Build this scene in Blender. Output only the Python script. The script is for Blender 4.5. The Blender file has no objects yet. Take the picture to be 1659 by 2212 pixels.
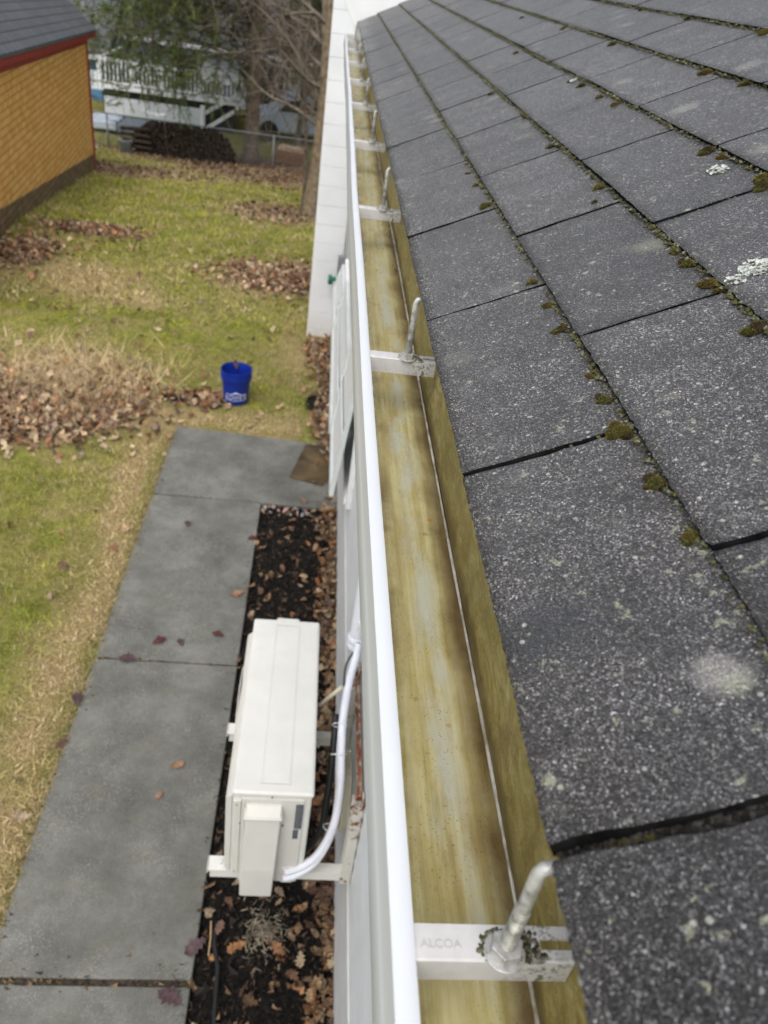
import bpy, math, random
import numpy as np
from mathutils import Vector, Matrix, noise as mnoise
random.seed(7); rng = np.random.default_rng(7)
S = bpy.context.scene
COL = S.collection
PI = math.pi
# ------------------------------------------------------------------ camera, world, sun, exposure
FPX = 1709.0; CX, CY = 829.5, 1106.0          # focal length and centre of a 1659 x 2212 frame
def _d(u, v):
    a = np.array([u-CX, -(v-CY), -FPX]); return a/np.linalg.norm(a)
_Y = _d(737, -100); _Z = -_d(432, 3557); _Z = _Z-_Y*_Z.dot(_Y); _Z /= np.linalg.norm(_Z); _X = np.cross(_Y, _Z)
RC = np.array([_X, _Y, _Z])
def ray(u, v): return RC @ _d(u, v)
def at(u, v, x=None, y=None, z=None):
    q = ray(u, v)
    t = x/q[0] if x is not None else (y/q[1] if y is not None else z/q[2])
    return q*t
cam = bpy.data.cameras.new('camera'); camo = bpy.data.objects.new('camera', cam); COL.objects.link(camo)
camo.matrix_world = Matrix([[*RC[0], 0], [*RC[1], 0], [*RC[2], 0], [0, 0, 0, 1]])
cam.sensor_fit = 'VERTICAL'; cam.sensor_height = 36; cam.sensor_width = 27; cam.lens = FPX/2212*36
cam.clip_start = 0.01; cam.clip_end = 2000
cam.dof.use_dof = True; cam.dof.focus_distance = 0.75; cam.dof.aperture_fstop = 9.5
S.camera = camo
SUN_EL, SUN_AZ = math.radians(58), math.radians(-165)     # azimuth from +Y towards +X
w = bpy.data.worlds.new('World'); S.world = w; w.use_nodes = True
nt = w.node_tree; nt.nodes.clear()
sky = nt.nodes.new('ShaderNodeTexSky'); sky.sky_type = 'NISHITA'; sky.sun_disc = False
sky.sun_elevation = SUN_EL; sky.sun_rotation = SUN_AZ; sky.dust_density = 4; sky.air_density = 1.0
hs = nt.nodes.new('ShaderNodeHueSaturation'); hs.inputs['Saturation'].default_value = 0.42
bg = nt.nodes.new('ShaderNodeBackground'); bg.inputs[1].default_value = 0.15
wo = nt.nodes.new('ShaderNodeOutputWorld')
nt.links.new(sky.outputs[0], hs.inputs['Color']); nt.links.new(hs.outputs[0], bg.inputs[0]); nt.links.new(bg.outputs[0], wo.inputs[0])
sl = bpy.data.lights.new('sun', 'SUN'); sl.energy = 1.0; sl.angle = math.radians(60); sl.color = (1, .965, .92)
so = bpy.data.objects.new('sun', sl); COL.objects.link(so)
sd = Vector((math.sin(SUN_AZ)*math.cos(SUN_EL), math.cos(SUN_AZ)*math.cos(SUN_EL), math.sin(SUN_EL)))
so.rotation_euler = sd.to_track_quat('Z', 'Y').to_euler()
S.view_settings.view_transform = 'Standard'; S.view_settings.look = 'None'; S.view_settings.exposure = 0.6
S.view_settings.gamma = 1
S.render.resolution_x = 768; S.render.resolution_y = 1024

# ------------------------------------------------------------------ measures (metres, camera at the origin)
H = 3.8                      # ground is this far below the camera
def gz(x, y):                # ground height
    y = np.asarray(y, float)
    return -H - 0.12*np.clip(y-12, 0, 12)
def gpt(u, v):               # where a sight line meets the ground
    q = ray(u, v); t = H/-q[2]
    for _ in range(30):
        p = q*t; t = float(gz(p[0], p[1]))/q[2]
    return q*t
# ------------------------------------------------------------------ helpers
def obj(name, me, mat=None, parent=None, loc=None):
    o = bpy.data.objects.new(name, me); COL.objects.link(o)
    if mat is not None and len(me.materials) == 0: me.materials.append(mat)
    if parent is not None: o.parent = parent
    if loc is not None: o.location = loc
    return o
def tag(o, label=None, cat=None, group=None, kind=None):
    if label: o['label'] = label
    if cat: o['category'] = cat
    if group: o['group'] = group
    if kind: o['kind'] = kind
    return o
def empty(name, loc, label, cat, group=None, rz=0):
    o = bpy.data.objects.new(name, None); COL.objects.link(o); o.location = loc; o.rotation_euler = (0, 0, rz)
    o.empty_display_size = .1
    return tag(o, label, cat, group)
def copy_tree(o, parent=None):
    c = o.copy(); COL.objects.link(c); c.parent = parent
    for ch in [x for x in o.children]: copy_tree(ch, c)
    return c
class MB:
    def __init__(s): s.v = []; s.f = []; s.c = []
    def add(s, vs, fs, col=None):
        b = len(s.v); s.v += [tuple(p) for p in vs]; s.f += [tuple(b+i for i in f) for f in fs]
        if col is not None: s.c += [col]*len(vs)
        return s
    def box(s, x0, x1, y0, y1, z0, z1, col=None, M=None):
        vs = [(x, y, z) for x in (x0, x1) for y in (y0, y1) for z in (z0, z1)]
        if M is not None: vs = [tuple(M @ Vector(p)) for p in vs]
        return s.add(vs, [(0, 1, 3, 2), (4, 6, 7, 5), (0, 4, 5, 1), (2, 3, 7, 6), (0, 2, 6, 4), (1, 5, 7, 3)], col)
    def tube(s, pts, r, n=8, col=None, cap=True):
        pts = [Vector(p) for p in pts]; m = len(pts)
        rs = r if hasattr(r, '__len__') else [r]*m
        vs = []; up = None
        for i, p in enumerate(pts):
            t = (pts[min(i+1, m-1)]-pts[max(i-1, 0)]).normalized()
            if up is None:
                up = Vector((0, 0, 1)) if abs(t.z) < .9 else Vector((1, 0, 0))
            a = t.cross(up)
            if a.length < 1e-5: a = t.cross(Vector((0, 1, .1)))
            a.normalize(); b = t.cross(a); up = a.cross(t)
            up = -b if False else up
            for k in range(n):
                q = 2*PI*k/n; vs.append(p+(a*math.cos(q)+b*math.sin(q))*rs[i])
        fs = [(i*n+k, i*n+(k+1) % n, (i+1)*n+(k+1) % n, (i+1)*n+k) for i in range(m-1) for k in range(n)]
        if cap: fs += [tuple(range(n))[::-1], tuple((m-1)*n+k for k in range(n))]
        return s.add(vs, fs, col)
    def lathe(s, prof, n=32, c=(0, 0, 0), col=None, closed=False):
        m = len(prof)
        vs = [(c[0]+r*math.cos(2*PI*k/n), c[1]+r*math.sin(2*PI*k/n), c[2]+z) for r, z in prof for k in range(n)]
        fs = [(i*n+k, i*n+(k+1) % n, ((i+1) % m)*n+(k+1) % n, ((i+1) % m)*n+k) for i in range(m if closed else m-1) for k in range(n)]
        return s.add(vs, fs, col)
    def extrude_y(s, prof, y0, y1, ny=1, closed=True, col=None):     # profile of (x, z)
        n = len(prof); vs = []
        for j in range(ny+1):
            y = y0+(y1-y0)*j/ny; vs += [(x, y, z) for x, z in prof]
        fs = [(j*n+i, j*n+(i+1) % n, (j+1)*n+(i+1) % n, (j+1)*n+i) for j in range(ny) for i in range(n if closed else n-1)]
        if closed: fs += [tuple(range(n))[::-1], tuple(ny*n+i for i in range(n))]
        return s.add(vs, fs, col)
    def mesh(s, name, smooth=False):
        me = bpy.data.meshes.new(name); me.from_pydata(s.v, [], s.f); 
        if s.c and len(s.c) == len(s.v):
            a = me.color_attributes.new('Col', 'FLOAT_COLOR', 'POINT')
            a.data.foreach_set('color', np.array([(*c, 1) for c in s.c], np.float32).ravel())
        if smooth: me.polygons.foreach_set('use_smooth', [True]*len(me.polygons))
        me.validate(); me.update(); return me
    def build(s, name, mat, parent=None, smooth=False, bevel=0, seg=2, loc=None):
        o = obj(name, s.mesh(name, smooth), mat, parent, loc)
        if bevel:
            b = o.modifiers.new('bevel', 'BEVEL'); b.width = bevel; b.segments = seg; b.limit_method = 'ANGLE'; b.angle_limit = .6
        return o
def np_mesh(name, V, F, C=None, smooth=False):           # V (n,3), F (m,k)
    me = bpy.data.meshes.new(name); V = np.asarray(V, np.float32); F = np.asarray(F, np.int32); m, k = F.shape
    me.vertices.add(len(V)); me.vertices.foreach_set('co', V.ravel())
    me.loops.add(m*k); me.loops.foreach_set('vertex_index', F.ravel())
    me.polygons.add(m); me.polygons.foreach_set('loop_start', np.arange(m, dtype=np.int32)*k)
    try: me.polygons.foreach_set('loop_total', np.full(m, k, np.int32))
    except Exception: pass
    me.update(calc_edges=True)
    if C is not None:
        a = me.color_attributes.new('Col', 'FLOAT_COLOR', 'POINT')
        C4 = np.ones((len(V), 4), np.float32); C4[:, :3] = C; a.data.foreach_set('color', C4.ravel())
    if smooth: me.polygons.foreach_set('use_smooth', [True]*m)
    return me
# ------------------------------------------------------------------ material helpers
class M_:
    def __init__(s, name, rough=.6, spec=.5, metal=0.):
        s.m = bpy.data.materials.new(name); s.m.use_nodes = True; s.t = s.m.node_tree; s.n = s.t.nodes
        s.b = s.n['Principled BSDF']; s.b.inputs['Roughness'].default_value = rough
        s.b.inputs['Specular IOR Level'].default_value = spec; s.b.inputs['Metallic'].default_value = metal
        s.tc = s.n.new('ShaderNodeTexCoord'); s.P = s.tc.outputs['Object']
    def L(s, a, b): s.t.links.new(a, b)
    def put(s, sock, v):
        if isinstance(v, (int, float)): sock.default_value = v
        elif isinstance(v, (tuple, list)): sock.default_value = (*v, 1) if len(v) == 3 and sock.type == 'RGBA' else v
        else: s.L(v, sock)
    def map(s, scale=(1, 1, 1), loc=(0, 0, 0), src=None):
        n = s.n.new('ShaderNodeMapping'); n.inputs['Scale'].default_value = scale; n.inputs['Location'].default_value = loc
        s.L(src or s.P, n.inputs['Vector']); return n.outputs[0]
    def noise(s, scale, detail=4, rough=.55, vec=None, dist=0, out=0):
        n = s.n.new('ShaderNodeTexNoise'); n.inputs['Scale'].default_value = scale; n.inputs['Detail'].default_value = detail
        n.inputs['Roughness'].default_value = rough; n.inputs['Distortion'].default_value = dist
        s.L(vec or s.P, n.inputs['Vector']); return n.outputs[out]
    def voro(s, scale, vec=None, out='Color', rnd=1.):
        n = s.n.new('ShaderNodeTexVoronoi'); n.inputs['Scale'].default_value = scale; n.inputs['Randomness'].default_value = rnd
        s.L(vec or s.P, n.inputs['Vector']); return n.outputs[out]
    def ramp(s, f, pts, interp='LINEAR'):
        n = s.n.new('ShaderNodeValToRGB'); n.color_ramp.interpolation = interp; e = n.color_ramp.elements
        while len(e) < len(pts): e.new(.5)
        for el, (p, c) in zip(e, pts):
            el.position = p; el.color = (c, c, c, 1) if isinstance(c, (int, float)) else (*c, 1)
        s.L(f, n.inputs[0]); return n.outputs[0]
    def mix(s, f, a, b, mode='MIX'):
        n = s.n.new('ShaderNodeMix'); n.data_type = 'RGBA'; n.blend_type = mode; n.clamp_factor = True
        s.put(n.inputs[0], f); s.put(n.inputs[6], a); s.put(n.inputs[7], b); return n.outputs[2]
    def math(s, op, a, b=0., c=0.):
        n = s.n.new('ShaderNodeMath'); n.operation = op
        for i, q in enumerate((a, b, c)): s.put(n.inputs[i], q)
        return n.outputs[0]
    def sep(s, src=None):
        n = s.n.new('ShaderNodeSeparateXYZ'); s.L(src or s.P, n.inputs[0]); return n.outputs
    def attr(s, name='Col'):
        n = s.n.new('ShaderNodeAttribute'); n.attribute_name = name; return n.outputs['Color']
    def geo(s, out='Random Per Island'):
        return s.n.new('ShaderNodeNewGeometry').outputs[out]
    def bump(s, h, strength=.5, dist=.002):
        n = s.n.new('ShaderNodeBump'); n.inputs['Strength'].default_value = strength; n.inputs['Distance'].default_value = dist
        s.L(h, n.inputs['Height']); s.L(n.outputs[0], s.b.inputs['Normal']); return s
    def col(s, c): s.put(s.b.inputs['Base Color'], c); return s
    def rough(s, r): s.put(s.b.inputs['Roughness'], r); return s
def paint(name, c, rough=.45, var=.06, scale=20, bump=.0, spec=.4, dirt=None):
    m = M_(name, rough, spec); f = m.noise(scale, 5)
    lo = tuple(x*(1-var*1.6) for x in c); hi = tuple(min(1, x*(1+var)) for x in c)
    k = m.ramp(f, [(.3, lo), (.7, hi)])
    if dirt:
        k = m.mix(m.ramp(m.noise(dirt[1], 6, .65), [(dirt[2], 0.), (dirt[2]+.15, dirt[3])]), k, dirt[0])
    m.col(k)
    if bump: m.bump(m.noise(scale*6, 4), bump, .003)
    return m.m
def attrmat(name, rough=.8, var=.15, spec=.2, scale=30, trans=False):
    m = M_(name, rough, spec); m.col(m.mix(m.ramp(m.noise(scale, 3), [(.35, 0.), (.65, var*2)]), m.attr(), (.02, .015, .01)))
    return m.m
MAT = {}
# asphalt shingle
m = M_('shingle_granules', .42, .55)
rnd = m.sep(m.voro(1050))[0]
g1 = m.ramp(rnd, [(0, (.002, .002, .002)), (.36, (.009, .009, .009)), (.64, (.041, .039, .039)), (.84, (.125, .121, .125)), (.96, (.34, .34, .34))])
g2 = m.sep(m.voro(1900))[0]
base = m.mix(.30, g1, m.ramp(g2, [(0, (.006, .006, .007)), (.6, (.038, .037, .040)), (1, (.22, .22, .225))]))
base = m.mix(m.ramp(m.noise(9, 4), [(.35, 0.), (.7, .55)]), base, m.mix(1., base, (1.0, .90, .88), 'MULTIPLY'))
base = m.mix(1., base, m.ramp(m.sep(m.voro(560))[2], [(0, .25), (.5, .8), (.8, 1.3), (1, 2.3)]), 'MULTIPLY')
base = m.mix(1., base, m.ramp(m.noise(26, 5, .65), [(.3, .66), (.7, 1.3)]), 'MULTIPLY')
base = m.mix(1., base, m.ramp(m.noise(1., 5, .6, m.map((3.5, 16, 3.5))), [(.3, .72), (.7, 1.32)]), 'MULTIPLY')
base = m.mix(1., base, m.ramp(m.geo(), [(0, .84), (1, 1.2)]), 'MULTIPLY')
base = m.mix(m.math('MULTIPLY', m.ramp(m.noise(11, 5, .7), [(.60, 0.), (.72, .5)]), m.ramp(m.voro(700, out='Distance'), [(.1, 1.), (.5, .3)])), base, (.21, .215, .20))
# damp patch near the eave
dv = m.n.new('ShaderNodeVectorMath'); dv.operation = 'DISTANCE'
pw = at(1150, 1335, z=-.30); dv.inputs[1].default_value = (pw[0]*.55, pw[1], pw[2]*.55)
m.L(m.map((.55, 1, .55)), dv.inputs[0])
dm = m.math('ADD', dv.outputs['Value'], m.math('MULTIPLY', m.noise(60, 4), .035))
base = m.mix(m.ramp(dm, [(.030, .65), (.052, 0.)]), base, (.012, .016, .022))
# lichen crusts: small dots and wider faint rosettes
def spot(u, v, r, colr, k_, f_=1.):
    global base
    q_ = ray(u, v); p_ = q_*((-.33-.53*.133)/(q_[2]-.53*q_[0])); n_ = m.n.new('ShaderNodeVectorMath'); n_.operation = 'DISTANCE'; n_.inputs[1].default_value = tuple(p_); m.L(m.P, n_.inputs[0])
    d_ = m.math('ADD', n_.outputs['Value'], m.math('MULTIPLY', m.math('SUBTRACT', m.noise(70, 5, .7), .5), r*1.6))
    base = m.mix(m.math('MULTIPLY', m.ramp(d_, [(r*.55, k_), (r*1.15, 0.)]), m.ramp(m.voro(620, out='Distance'), [(.15, 1.), (.6, .45)])), base, colr)
spot(1558, 1466, .015, (.40, .385, .36), .9); spot(1590, 1490, .009, (.50, .52, .38), .9); spot(1405, 535, .020, (.30, .31, .22), .7); spot(1090, 635, .016, (.22, .21, .19), .6)
spot(1450, 872, .009, (.30, .30, .24), .7); spot(1480, 243, .022, (.36, .35, .30), .8); spot(1075, 820, .014, (.17, .165, .15), .6); spot(1620, 150, .022, (.34, .34, .30), .7)
l1 = m.ramp(m.noise(95, 5, .68), [(.612, 0.), (.655, 1.)])
l1 = m.math('MULTIPLY', l1, m.ramp(m.noise(13, 2), [(.36, 0.), (.50, 1.)]))
vd = m.voro(12, out='Distance'); vr = m.sep(m.voro(12))[1]
l2 = m.math('MULTIPLY', m.ramp(m.math('ADD', vd, m.math('MULTIPLY', m.noise(120, 4), .35)), [(.26, 1.), (.46, 0.)]), m.ramp(vr, [(.66, 0.), (.72, 1.)]))
l2 = m.math('MULTIPLY', l2, m.ramp(m.voro(420, out='Distance'), [(.2, .85), (.6, .35)]))
base = m.mix(l2, base, (.30, .30, .24)); base = m.mix(m.math('MULTIPLY', m.math('MULTIPLY', l1, .85), m.ramp(m.voro(900, out='Distance'), [(.2, 1.), (.7, .5)])), base, (.42, .43, .30))
xe = m.sep()[0]; er = m.n.new('ShaderNodeMapRange'); er.inputs[1].default_value = .133; er.inputs[2].default_value = .20; er.inputs[3].default_value = .24; er.inputs[4].default_value = .44; m.L(m.math('ADD', xe, m.math('MULTIPLY', m.math('SUBTRACT', m.noise(14, 4), .5), .06)), er.inputs[0]); m.rough(er.outputs[0])
wd = m.math('MULTIPLY', m.ramp(m.voro(150, out='Distance'), [(.16, 1.), (.30, 0.)]), m.ramp(m.sep(m.voro(150))[1], [(.88, 0.), (.90, .9)])); base = m.mix(wd, base, (.46, .46, .40))
wd2 = m.math('MULTIPLY', m.ramp(m.math('ADD', m.voro(46, out='Distance'), m.math('MULTIPLY', m.noise(160, 4), .3)), [(.26, 1.), (.36, 0.)]), m.ramp(m.sep(m.voro(46))[1], [(.93, 0.), (.94, .75)])); base = m.mix(wd2, base, (.40, .41, .30))
m.col(base); m.bump(m.math('ADD', m.voro(1050, out='Distance'), m.math('MULTIPLY', m.voro(420, out='Distance'), .8)), 1., .0015)
m.b.inputs['Sheen Weight'].default_value = .10; m.b.inputs['Sheen Roughness'].default_value = .4; m.b.inputs['Sheen Tint'].default_value = (.92, .95, 1, 1); MAT['shingle'] = m.m
MAT['under'] = paint('bitumen_dark', (.005, .005, .005), .95, .5, 90, spec=.1)
# gutter metals
MAT['white_alu'] = paint('white_enamel_aluminium', (.60, .625, .65), .32, .02, 8, dirt=((.42, .40, .35), 130, .665, .55))
m = M_('stained_trough', .42, .45)
X, Y, Z = m.sep()
st = m.math('ADD', m.math('MULTIPLY', m.noise(1., 6, .62, m.map((150, 3.2, 60))), .55), m.math('MULTIPLY', m.noise(1., 7, .7, m.map((48, 16, 30))), .45)); st2 = m.noise(1., 5, .6, m.map((60, 7, 30))); bl = m.noise(1., 7, .66, m.map((34, 7, 20)))
c = m.ramp(st, [(.30, (.29, .215, .07)), (.43, (.46, .395, .16)), (.54, (.58, .525, .27)), (.70, (.71, .68, .44))])
c = m.mix(m.ramp(st2, [(.44, 0.), (.74, .7)]), c, (.36, .27, .11))
c = m.mix(m.ramp(bl, [(.55, 0.), (.74, .7)]), c, (.22, .15, .07))
def band(lo, hi, soft, src):            # 1 inside lo..hi
    a = m.n.new('ShaderNodeMapRange'); a.inputs[1].default_value = lo-soft; a.inputs[2].default_value = lo+soft; m.L(src, a.inputs[0])
    b = m.n.new('ShaderNodeMapRange'); b.inputs[1].default_value = hi-soft; b.inputs[2].default_value = hi+soft; b.inputs[3].default_value = 1; b.inputs[4].default_value = 0; m.L(src, b.inputs[0])
    return m.math('MULTIPLY', a.outputs[0], b.outputs[0])
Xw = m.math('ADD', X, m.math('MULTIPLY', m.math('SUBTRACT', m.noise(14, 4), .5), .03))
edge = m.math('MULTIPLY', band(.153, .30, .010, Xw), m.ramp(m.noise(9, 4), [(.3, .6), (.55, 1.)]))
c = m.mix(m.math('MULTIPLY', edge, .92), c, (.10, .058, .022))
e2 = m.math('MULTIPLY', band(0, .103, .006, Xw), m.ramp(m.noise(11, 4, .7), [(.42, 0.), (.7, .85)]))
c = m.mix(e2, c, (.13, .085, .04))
cl = m.math('MULTIPLY', band(.121, .141, .007, Xw), m.ramp(m.noise(1., 6, .65, m.map((26, 7, 5))), [(.42, 0.), (.56, .8)]))
c = m.mix(cl, c, (.54, .56, .48))
sp = m.ramp(m.voro(330, out='Distance'), [(.15, 1.), (.30, 0.)]); sp = m.math('MULTIPLY', sp, m.math('MULTIPLY', m.ramp(m.noise(14, 3), [(.44, 0.), (.60, 1.)]), m.ramp(m.sep(m.voro(230))[1], [(.35, 0.), (.45, 1.)])))
c = m.mix(m.math('MULTIPLY', sp, .5), c, (.06, .04, .02))
rs = m.math('MULTIPLY', m.ramp(m.voro(42, out='Distance'), [(.09, 1.), (.17, 0.)]), m.ramp(m.sep(m.voro(42))[1], [(.72, 0.), (.78, .8)]))
c = m.mix(rs, c, (.42, .20, .03))
m.col(c); m.rough(m.ramp(bl, [(.3, .20), (.7, .45)])); m.bump(m.noise(1., 4, .6, m.map((700, 40, 300))), .25, .0006)
MAT['trough'] = m.m
m = M_('stained_back', .5, .4)
sw = m.noise(1., 6, .68, m.map((70, 22, 60)), 1.6)
c = m.ramp(sw, [(.3, (.19, .135, .03)), (.46, (.31, .245, .07)), (.60, (.44, .37, .15)), (.76, (.60, .54, .33))])
c = m.mix(m.ramp(m.noise(7, 4), [(.4, 0.), (.7, .6)]), c, (.20, .165, .03))
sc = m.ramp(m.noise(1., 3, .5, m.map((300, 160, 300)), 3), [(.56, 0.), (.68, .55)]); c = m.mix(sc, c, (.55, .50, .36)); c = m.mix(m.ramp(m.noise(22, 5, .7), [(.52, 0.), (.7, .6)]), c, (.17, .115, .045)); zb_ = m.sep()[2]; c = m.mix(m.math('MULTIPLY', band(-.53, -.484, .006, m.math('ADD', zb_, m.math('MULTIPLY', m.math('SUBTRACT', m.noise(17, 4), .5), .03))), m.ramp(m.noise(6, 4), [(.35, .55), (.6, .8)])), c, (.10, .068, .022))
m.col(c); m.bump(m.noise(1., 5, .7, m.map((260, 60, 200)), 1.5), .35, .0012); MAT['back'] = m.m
m = M_('bead_metal', .45, .5); m.col(m.ramp(m.noise(30, 4), [(.35, (.26, .22, .15)), (.55, (.58, .56, .50)), (.8, (.72, .72, .70))])); MAT['bead'] = m.m
m = M_('hanger_metal', .45, .5)
c = m.ramp(m.noise(40, 5), [(.3, (.46, .455, .45)), (.7, (.60, .595, .59))])
gm = m.math('MULTIPLY', m.ramp(m.noise(230, 4, .7), [(.50, 0.), (.57, 1.)]), band(.138, .16, .010, m.math('ADD', m.sep()[0], m.math('MULTIPLY', m.math('SUBTRACT', m.noise(90, 3), .5), .03))))
c = m.mix(m.math('MULTIPLY', gm, .92), c, (.085, .085, .045)); m.col(c); m.bump(m.noise(300, 4), .3, .0008); MAT['hanger'] = m.m
m = M_('rod_metal', .42, .5, .35); m.col(m.ramp(m.noise(120, 5, .6), [(.3, (.25, .25, .22)), (.5, (.5, .5, .48)), (.75, (.68, .68, .68))])); MAT['rod'] = m.m
m = M_('thread_metal', .5, .4, .3); m.col(m.ramp(m.noise(160, 5, .6), [(.3, (.10, .10, .075)), (.55, (.30, .30, .26)), (.8, (.55, .55, .50))])); MAT['thread'] = m.m
# house
MAT['siding'] = paint('white_siding', (.66, .685, .70), .55, .05, 6, dirt=((.42, .42, .40), 22, .62, .3))
m = M_('painted_block', .75, .2)
c = m.ramp(m.noise(3, 6), [(.3, (.63, .645, .66)), (.7, (.71, .725, .74))])
c = m.mix(m.math('MULTIPLY', m.ramp(m.noise(50, 4, .7), [(.66, 0.), (.75, .35)]), 1.), c, (.45, .45, .43))
zz = m.sep()[2]
c = m.mix(m.math('MULTIPLY', m.ramp(m.math('ADD', zz, 4.2), [(.32, 1.), (.75, 0.)]), m.ramp(m.noise(12, 5), [(.3, .2), (.7, .9)])), c, (.50, .46, .38))
m.col(c); m.bump(m.noise(60, 5), .35, .006); MAT['block'] = m.m
MAT['foundation'] = paint('painted_foundation', (.60, .605, .60), .7, .06, 5, .3, dirt=((.40, .36, .28), 9, .60, .45))
MAT['trim'] = paint('white_trim', (.76, .775, .785), .5, .03, 10)
MAT['greyframe'] = paint('grey_green_frame', (.62, .655, .65), .5, .05, 10)
m = M_('window_glass', .06, .6); m.col((.03, .045, .05)); MAT['glass'] = m.m
# concrete
m = M_('path_concrete', .78, .35)
c = m.ramp(m.noise(2.6, 9, .72), [(.32, (.062, .063, .054)), (.5, (.112, .113, .100)), (.70, (.190, .190, .170))])
c = m.mix(m.ramp(m.noise(230, 3, .6), [(.45, 0.), (.75, .35)]), c, (.36, .36, .34))
c = m.mix(m.ramp(m.noise(5, 5, .65), [(.56, 0.), (.72, .35)]), c, (.17, .16, .105))
agg = m.math('MULTIPLY', m.ramp(m.voro(95, out='Distance'), [(.15, 1.), (.32, 0.)]), m.ramp(m.noise(3.3, 4), [(.42, .12), (.62, .8)]))
c = m.mix(m.math('MULTIPLY', agg, .7), c, (.46, .45, .41))
dk = m.ramp(m.noise(30, 6, .75), [(.62, 0.), (.70, .75)]); c = m.mix(dk, c, (.06, .06, .055))
m.col(c); m.bump(m.noise(140, 5), .4, .004); MAT['concrete'] = m.m
# ground
m = M_('lawn_ground', .95, .1)
zo = m.sep(m.attr()); n1 = m.noise(1.6, 6, .6); n2 = m.noise(9, 6, .65); n3 = m.noise(70, 4, .7)
gr = m.ramp(m.math('ADD', m.math('MULTIPLY', n2, .6), m.math('MULTIPLY', n3, .4)), [(.33, (.05, .06, .012)), (.5, (.17, .18, .035)), (.68, (.34, .32, .10))])
stw = m.ramp(n3, [(.3, (.10, .065, .03)), (.5, (.30, .225, .11)), (.72, (.50, .40, .22))])
c = m.mix(m.math('MULTIPLY_ADD', m.ramp(m.noise(3.2, 6, .7), [(.42, 0.), (.58, 1.)]), .5, m.math('MULTIPLY', zo[1], .8)), gr, stw)
lf = m.ramp(m.sep(m.voro(26))[0], [(0, (.07, .042, .03)), (.5, (.20, .125, .08)), (1, (.36, .25, .16))])
c = m.mix(m.ramp(m.math('ADD', zo[0], m.math('MULTIPLY', m.math('SUBTRACT', n2, .5), 1.1)), [(.35, 0.), (.6, 1.)]), c, lf)
mud = m.ramp(m.noise(45, 6, .7), [(.35, (.006, .0055, .005)), (.55, (.018, .016, .014)), (.75, (.06, .05, .042))])
c = m.mix(m.ramp(m.math('ADD', zo[2], m.math('MULTIPLY', m.math('SUBTRACT', n2, .5), .5)), [(.4, 0.), (.6, 1.)]), c, mud)
m.col(c); m.bump(m.noise(40, 6, .7), .8, .03); MAT['ground'] = m.m
MAT['blade'] = attrmat('grass_blade', .8, .1); MAT['leaf'] = attrmat('dry_leaf', .7, .3, .3, 60)
MAT['mulch'] = attrmat('mulch_chip', .85, .2)
MAT['bark'] = paint('grey_brown_bark', (.13, .10, .075), .95, .4, 14, .8)
MAT['bark2'] = paint('tan_bark', (.20, .155, .10), .95, .35, 10, .8)
MAT['needle'] = attrmat('needles', .7, .1)
MAT['twig'] = paint('grey_twig', (.15, .125, .095), .95, .3, 6)
# shed
m = M_('stained_shakes', .7, .25)
q = m.map((1, 1, 1)); 
br = m.n.new('ShaderNodeTexBrick'); br.inputs['Scale'].default_value = 1; br.inputs['Brick Width'].default_value = .15; br.inputs['Row Height'].default_value = .10
br.inputs['Mortar Size'].default_value = .009; br.inputs['Mortar Smooth'].default_value = .4; br.offset = .37; br.squash = .8; br.squash_frequency = 3
br.inputs['Color1'].default_value = (.70, .36, .085, 1); br.inputs['Color2'].default_value = (.86, .55, .21, 1); br.inputs['Mortar'].default_value = (.36, .15, .035, 1)
cb = m.n.new('ShaderNodeCombineXYZ'); sx = m.sep(); m.L(m.math('ADD', m.math('ADD', sx[1], sx[0]), m.math('MULTIPLY', m.noise(6, 2), .05)), cb.inputs[0]); m.L(sx[2], cb.inputs[1]); m.L(cb.outputs[0], br.inputs['Vector'])
c = m.mix(m.ramp(m.noise(5, 5), [(.35, 0.), (.7, .45)]), br.outputs['Color'], (.70, .34, .075))
m.col(c); m.bump(br.outputs['Fac'], .5, -.008); MAT['shake'] = m.m
m2 = MAT['shake'].copy(); m2.name = 'weathered_shakes'
for n in m2.node_tree.nodes:
    if n.type == 'TEX_BRICK':
        n.inputs['Color1'].default_value = (.15, .095, .045, 1); n.inputs['Color2'].default_value = (.27, .18, .10, 1); n.inputs['Mortar'].default_value = (.05, .03, .018, 1)
    if n.type == 'MIX': n.inputs[7].default_value = (.14, .11, .06, 1)
MAT['shake_low'] = m2
MAT['red'] = paint('barn_red', (.30, .028, .02), .5, .1, 6)
m = M_('grey_roofing', .8, .3)
br = m.n.new('ShaderNodeTexBrick'); br.inputs['Scale'].default_value = 1; br.inputs['Brick Width'].default_value = .30; br.inputs['Row Height'].default_value = .15
br.inputs['Mortar Size'].default_value = .008; br.inputs['Color1'].default_value = (.085, .092, .10, 1); br.inputs['Color2'].default_value = (.105, .112, .122, 1); br.inputs['Mortar'].default_value = (.018, .018, .02, 1)
m.L(m.n.new('ShaderNodeUVMap').outputs[0], br.inputs['Vector']); m.col(br.outputs['Color']); MAT['roofing'] = m.m
MAT['slate'] = paint('plain_grey_roof', (.115, .125, .14), .85, .15, 3)
MAT['bluewall'] = paint('blue_siding', (.09, .24, .42), .6, .08, 2)
MAT['whitewall'] = paint('pale_siding', (.66, .71, .76), .6, .06, 2)
MAT['vinyl'] = paint('white_vinyl', (.80, .82, .84), .5, .03, 5)
MAT['darkgrey'] = paint('dark_grey', (.045, .052, .06), .8, .15, 3)
MAT['log_end'] = paint('log_end', (.042, .029, .02), .9, .5, 12); MAT['log'] = paint('log_bark', (.012, .009, .007), .95, .4, 10, .6)
MAT['freshlog'] = paint('split_log', (.50, .36, .25), .9, .3, 10)
MAT['galv'] = paint('galvanised', (.24, .25, .25), .5, .12, 10)
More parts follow.
